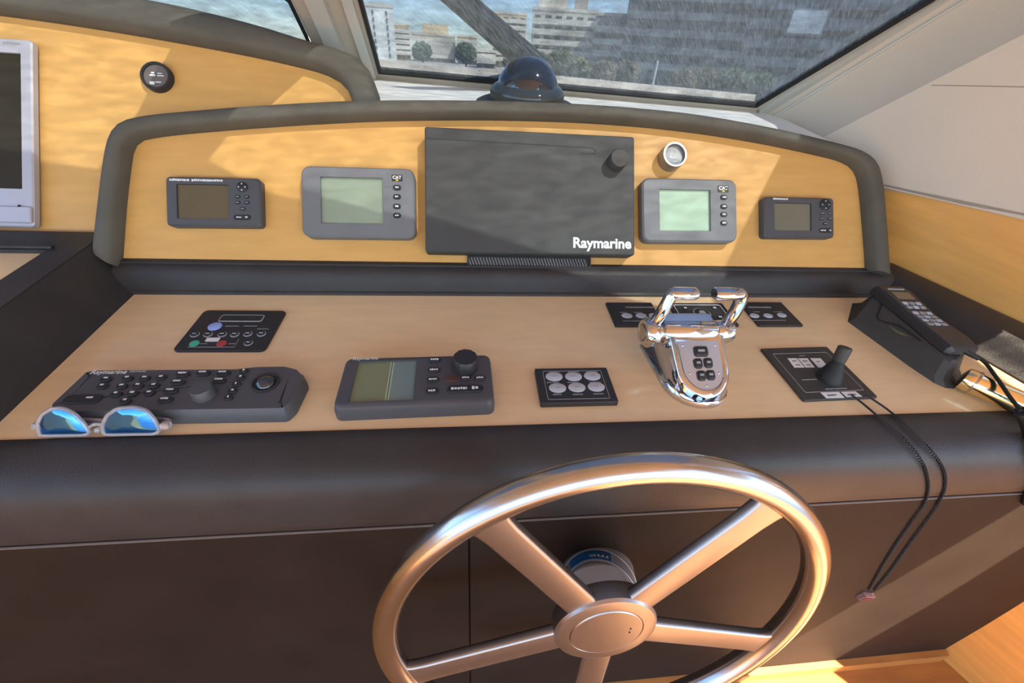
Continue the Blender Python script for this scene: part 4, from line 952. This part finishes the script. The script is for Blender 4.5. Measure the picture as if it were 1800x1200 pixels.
# ------------------------------------------------------------------ outside: bow, harbour, town (world axes)
M3 = M.to_3x3(); CW = M @ CAM
def far(px, D, z=None, py=None):
    """point at horizontal distance D behind pixel column px (taken at the skyline row)"""
    d_ = M3 @ ray(px, 95 if py is None else py); h = math.hypot(d_.x, d_.y); p = CW + d_*(D/h)
    if z is not None: p.z = z
    return p
ZQ = -1.6
bow = thing('bow_deck', 'pale grey foredeck outside the windscreen', 'deck', Matrix.Translation((0.3, 1.3, 0)), boat=False)
def bp(name, mb, m, sm=30): mb.v = [tuple(Vector(v)-Vector((0.3, 1.3, 0))) for v in mb.v]; return part(name, mb, m, bow, sm)
rows = []
for y, zc, hw in ((1.24, 1.06, 2.2), (2.0, 1.04, 2.1), (3.2, 1.0, 1.9), (4.4, 0.96, 1.5), (5.4, 0.93, 0.9), (6.0, 0.92, 0.25)):
    rows.append([(0.3-hw, y, zc-0.8), (0.3-hw, y, zc-0.10), (0.3-hw*0.6, y, zc-0.03), (0.3, y, zc), (0.3+hw*0.6, y, zc-0.03), (0.3+hw, y, zc-0.10), (0.3+hw, y, zc-0.8)])
bp('deck', MB().rings(rows), DECKW)
bp('hatch', MB().prism(rr(0.75, 0.6, 0.06, 0.0, 2.6), 1.0, 1.055, 0.015), mat('white gelcoat', (0.7, 0.7, 0.68), 0.4, noise=0.03, nscale=5))
bp('sun_pad', MB().prism(rr(1.5, 1.1, 0.1, 0.75, 3.5), 0.98, 1.035, 0.03), mat('white cushion', (0.72, 0.71, 0.68), 0.7, noise=0.04, nscale=6))
# wiper on the outside of the glass
wp = thing('windscreen_wiper', 'grey twin arm wiper resting across the outside of the windscreen', 'wiper', WIND.frame(0, 0))
def wpt(px, py, h): u = WIND.uv(px, py, h); return (u[0], u[1], h)
GREYW = mat('grey wiper metal', (0.22, 0.21, 0.19), 0.5, noise=0.1, nscale=30)
wa, wb = [wpt(918, 122, -0.035), wpt(780, 0, -0.035), wpt(745, -32, -0.035)], [wpt(970, 112, -0.035), wpt(838, 0, -0.035), wpt(800, -34, -0.035)]
part('arm', MB().tube(wa, 0.0042, 8), GASKET, wp); part('arm', MB().tube(wb, 0.0032, 8), GASKET, wp)
def ribbon(a, b, h0, h1):
    R = [[(p[0], p[1], h0), (q[0], q[1], h0), (q[0], q[1], h1), (p[0], p[1], h1)] for p, q in zip(a, b)]; return MB().rings(R)
m1 = [tuple(Vector(p).lerp(Vector(q), 0.14)) for p, q in zip(wa, wb)]; m2 = [tuple(Vector(p).lerp(Vector(q), 0.90)) for p, q in zip(wa, wb)]
part('blade_carrier', ribbon(m1, m2, -0.032, -0.038), GREYW, wp, 0)
part('spindle', MB().lathe([(0.016, -0.05), (0.016, -0.03), (0.010, -0.026)], 20, Matrix.Translation(((wa[0][0]+wb[0][0])/2, wa[0][1]-0.004, 0))), GASKET, wp)

tag(link('quay', mesh('quay', MB().box((20, 97, ZQ-0.7), (260, 124, 1.4)), mat('grey quay concrete', (0.36, 0.34, 0.31), 0.8, noise=0.12, nscale=0.4), 0)), 'grey concrete quay along the foot of the town', 'quay')
tag(link('harbour_water', mesh('harbour_water', MB().box((0, 60, -3.6), (400, 400, 1.0)), mat('green grey harbour water', (0.05, 0.08, 0.085), 0.12, noise=0.1, nscale=1.5, bump=0.5, bscale=1.2), 0)), 'green grey harbour water', 'water', None, 'stuff')
WINM = mat('dark window glass', (0.07, 0.085, 0.10), 0.15, noise=0.1, nscale=3)
RAILM = mat('white balcony front', (0.78, 0.70, 0.57), 0.6, noise=0.05, nscale=1)
def building(label, px0, px1, pytop, D, colr, floors, bays, balc=True, depth=9.0, cat='building', winw=0.55, rail=None, name='apartment_building', sub=None):
    a, b = far(px0, D), far(px1, D); ptop = far((px0+px1)/2, D, py=pytop).z; H = ptop-ZQ
    ctr = (a+b)/2; w = (b-a).xy.length; ang = math.atan2(b.y-a.y, b.x-a.x)
    F = Matrix.Translation((ctr.x, ctr.y, ZQ)) @ Matrix.Rotation(ang, 4, 'Z')
    r = thing(name, label, cat, F, boat=False); m = colr
    part('walls', MB().box((0, depth/2, H/2), (w, depth, H)), m, r, 0)
    fh = H/(floors+0.35)
    part('roof_parapet', MB().box((0, depth/2, H+0.25), (w*1.03, depth*1.02, 0.5)), rail or RAILM, r, 0)
    bw = w/bays
    if floors*bays <= 140:
        wm = mesh('window', MB().box((0, 0, 0), (bw*winw, 0.25, fh*0.55)), WINM, 0)
        for f_ in range(floors):
            for k in range(bays): link('window', wm, r, Matrix.Translation((-w/2+bw*(k+0.5), -0.02, fh*(f_+0.62))))
    if balc:
        sm_ = mesh('balcony', MB().box((0, -0.65, 0), (w*0.98, 1.3, 0.18)).box((0, -1.25, 0.45), (w*0.98, 0.08, 0.8)), rail or RAILM, 0)
        for f_ in range(1, floors): link('balcony', sm_, r, Matrix.Translation((0, 0, fh*f_+0.1)))
    if sub: sub(r, w, H, depth)
    return r
CREAM = mat('cream render', (0.74, 0.58, 0.36), 0.8, noise=0.06, nscale=0.6)
OCHRE = mat('ochre render', (0.70, 0.48, 0.20), 0.8, noise=0.06, nscale=0.6)
PALE = mat('off white render', (0.80, 0.72, 0.58), 0.8, noise=0.06, nscale=0.6)
TAUPE = mat('taupe render', (0.34, 0.30, 0.25), 0.8, noise=0.06, nscale=0.6)
SLATE = mat('slate blue cladding', (0.085, 0.105, 0.135), 0.7, noise=0.08, nscale=0.5)
SLATER = mat('slate balcony front', (0.17, 0.19, 0.215), 0.7, noise=0.08, nscale=0.5)
BRICKR = mat('terracotta render', (0.42, 0.25, 0.17), 0.8, noise=0.06, nscale=0.6)
def penthouse(r, w, H, dp): part('penthouse', MB().box((w*0.05, dp/2, H+1.6), (w*0.6, dp*0.6, 2.4)), CREAM, r, 0)
def tower(r, w, H, dp):
    part('stair_tower', MB().box((w*0.25, dp/2, H+3.0), (w*0.2, dp*0.4, 6.0)), TAUPE, r, 0); part('penthouse', MB().box((-w*0.2, dp/2, H+1.2), (w*0.45, dp*0.5, 2.4)), PALE, r, 0)
building('plain white tower block at the edge of the town, beside the windscreen pillar', 628, 697, 12, 95, mat('white render', (0.80, 0.79, 0.74), 0.8, noise=0.03, nscale=0.5), 8, 3, False, winw=0.12, name='white_tower', sub=None)
building('small ochre block squeezed beside the white tower', 697, 722, 45, 150, OCHRE, 6, 3)
building('cream apartment block with a stepped penthouse and white balconies', 726, 800, 63, 150, CREAM, 6, 6, sub=penthouse)
building('ochre apartment block with balconies next to the stepped cream block', 804, 838, 66, 145, OCHRE, 6, 4)
building('low terracotta house behind the wiper arm', 838, 872, 92, 120, BRICKR, 3, 3)
building('narrow pale tower block seen just beyond the wiper', 866, 922, 25, 140, CREAM, 8, 4, sub=None)
building('pale stepped apartment block with a stair tower and wide balconies', 932, 1040, 20, 105, PALE, 6, 6, sub=tower)
building('taupe apartment block between the pale block and the dark block', 1040, 1092, 28, 100, TAUPE, 5, 4, rail=RAILM)
building('long dark slate apartment block with blue grey balconies', 1090, 1304, -110, 86, SLATE, 8, 9, rail=SLATER, depth=14)
building('tall dark slate block carrying the white signboard', 1297, 1720, -150, 66, SLATE, 9, 10, rail=SLATER, depth=14)
sgp = far(1419, 62, py=39); a, b = far(1400, 62), far(1460, 62)
sb_ = thing('signboard', 'white rectangular signboard on the dark slate block', 'sign', Matrix.Translation(sgp) @ Matrix.Rotation(math.atan2(b.y-a.y, b.x-a.x), 4, 'Z'), boat=False)
part('board', MB().box((0, -0.05, 0), ((b-a).xy.length, 0.3, 1.9)), mat('white signboard', (0.88, 0.88, 0.85), 0.6, noise=0.05, nscale=2), sb_, 0); part('frame', MB().box((0, 0.1, 0), ((b-a).xy.length+0.4, 0.2, 2.3)), SLATER, sb_, 0)
# trees along the quay
rng = random.Random(11)
LEAF = [mat('olive foliage', (0.15, 0.14, 0.05), 0.8, noise=0.3, nscale=2), mat('brown green foliage', (0.17, 0.13, 0.07), 0.8, noise=0.3, nscale=2), mat('dull green foliage', (0.09, 0.12, 0.05), 0.8, noise=0.3, nscale=2)]
BARK = mat('bark', (0.10, 0.075, 0.05), 0.9, noise=0.2, nscale=3)
def tree(px, D, h, k, label):
    p = far(px, D, ZQ+0.02); r = thing('tree', label, 'tree', Matrix.Translation(p), 'trees along the quay', boat=False)
    part('trunk', MB().tube([(0, 0, 0), (0.1, 0, h*0.3), (0, 0.1, h*0.6)], [0.22, 0.16, 0.08], 7), BARK, r)
    mb = MB(); rg = random.Random(px)
    for _ in range(900):
        u = Vector((rg.gauss(0, 1), rg.gauss(0, 1), rg.gauss(0, 1))).normalized()*rg.uniform(0.55, 1)**0.6
        c = Vector((u.x*h*0.42, u.y*h*0.42, h*0.68+u.z*h*0.34)); s = rg.uniform(0.18, 0.40)
        e1 = Vector((rg.gauss(0, 1), rg.gauss(0, 1), rg.gauss(0, 1))).normalized(); e2 = e1.orthogonal().normalized()
        mb.add([c-e1*s, c-e2*s*0.6, c+e1*s, c+e2*s*0.6], [(0, 1, 2, 3)])
    o = part('foliage', mb, LEAF[k], r, 0); o['kind'] = 'stuff'
for px, D, h, k, lab in ((905, 62, 3.4, 1, 'brownish tree at the foot of the narrow pale tower'), (948, 54, 3.2, 0, 'olive leaved tree nearest the narrow pale tower'), (985, 58, 3.6, 0, 'tallest olive leaved tree before the pale stepped block'), (1020, 52, 3.0, 0, 'small olive leaved tree before the stair tower'),
      (1066, 50, 2.8, 1, 'brownish tree before the taupe block'), (1108, 52, 3.0, 1, 'brownish tree at the corner of the long slate block'), (1213, 48, 2.6, 1, 'low brownish tree behind the small white boat'), (1250, 53, 2.8, 1, 'brownish tree beside the dull green pair'),
      (1300, 45, 2.9, 2, 'dull green tree where the two slate blocks meet'), (1352, 43, 2.8, 2, 'dull green tree below the signboard'), (742, 84, 3.8, 2, 'dull green tree before the stepped cream block'), (818, 78, 4.0, 2, 'dull green tree before the ochre balconied block')):
    tree(px, D, h, k, lab)
# moored boats
BW = mat('white boat gelcoat', (0.78, 0.78, 0.76), 0.3, noise=0.03, nscale=1)
def boat(px, D, L, mast, label, ang):
    p = far(px, D, -3.1); r = thing('moored_boat', label, 'boat', Matrix.Translation(p) @ Matrix.Rotation(ang, 4, 'Z'), boat=False)
    rows = []
    for t in (0, 0.15, 0.4, 0.7, 0.9, 1.0):
        b = L*0.15*(1-max(0, t-0.35)**2*2.2); y = (t-0.5)*L; sh = 0.25*t
        rows.append([(-b*0.7, y, 0), (-b, y, 1.0+sh), (-b*0.9, y, 1.08+sh), (b*0.9, y, 1.08+sh), (b, y, 1.0+sh), (b*0.7, y, 0)])
    part('hull', MB().rings(rows), BW, r, 30)
    part('cabin', MB().rings([[(-0.12*L, -0.3*L, 1.0), (0.12*L, -0.3*L, 1.0), (0.10*L, 0.22*L, 1.1), (-0.10*L, 0.22*L, 1.1)], [(-0.10*L, -0.27*L, 1.9), (0.10*L, -0.27*L, 1.9), (0.08*L, 0.08*L, 1.9), (-0.08*L, 0.08*L, 1.9)]]), BW, r, 0)
    part('cabin_window', MB().rings([[(-0.118*L, -0.25*L, 1.35), (0.118*L, -0.25*L, 1.35), (0.1*L, 0.17*L, 1.35), (-0.1*L, 0.17*L, 1.35)], [(-0.109*L, -0.25*L, 1.7), (0.109*L, -0.25*L, 1.7), (0.092*L, 0.13*L, 1.7), (-0.092*L, 0.13*L, 1.7)]]), WINM, r, 0)
    part('mast', MB().tube([(0, -0.02*L, 1.5), (0, -0.02*L, 1.5+mast)], [0.07, 0.04], 8), BW, r)
    part('rail', MB().tube([(-0.13*L, -0.45*L, 1.7), (-0.14*L, 0, 1.85), (-0.06*L, 0.42*L, 2.0), (0, 0.47*L, 2.0), (0.06*L, 0.42*L, 2.0), (0.14*L, 0, 1.85), (0.13*L, -0.45*L, 1.7)], 0.03, 6), STEELM, r)
for px, D, L, mst, lab, an in ((1062, 22, 5, 2.2, 'white motor boat with a short mast moored off the bow', 2.8), (1160, 22, 5, 3.0, 'white boat with a tall mast moored off the bow', 3.0), (1205, 29, 4.5, 1.3, 'small white boat moored behind the tall masted one', 0.2), (975, 27, 5, 1.2, 'low white motor boat moored under the olive trees', 0.3), (775, 29, 5, 1.0, 'low white motor boat moored in front of the cream block', 0.4)):
    boat(px, D, L, mst, lab, an)
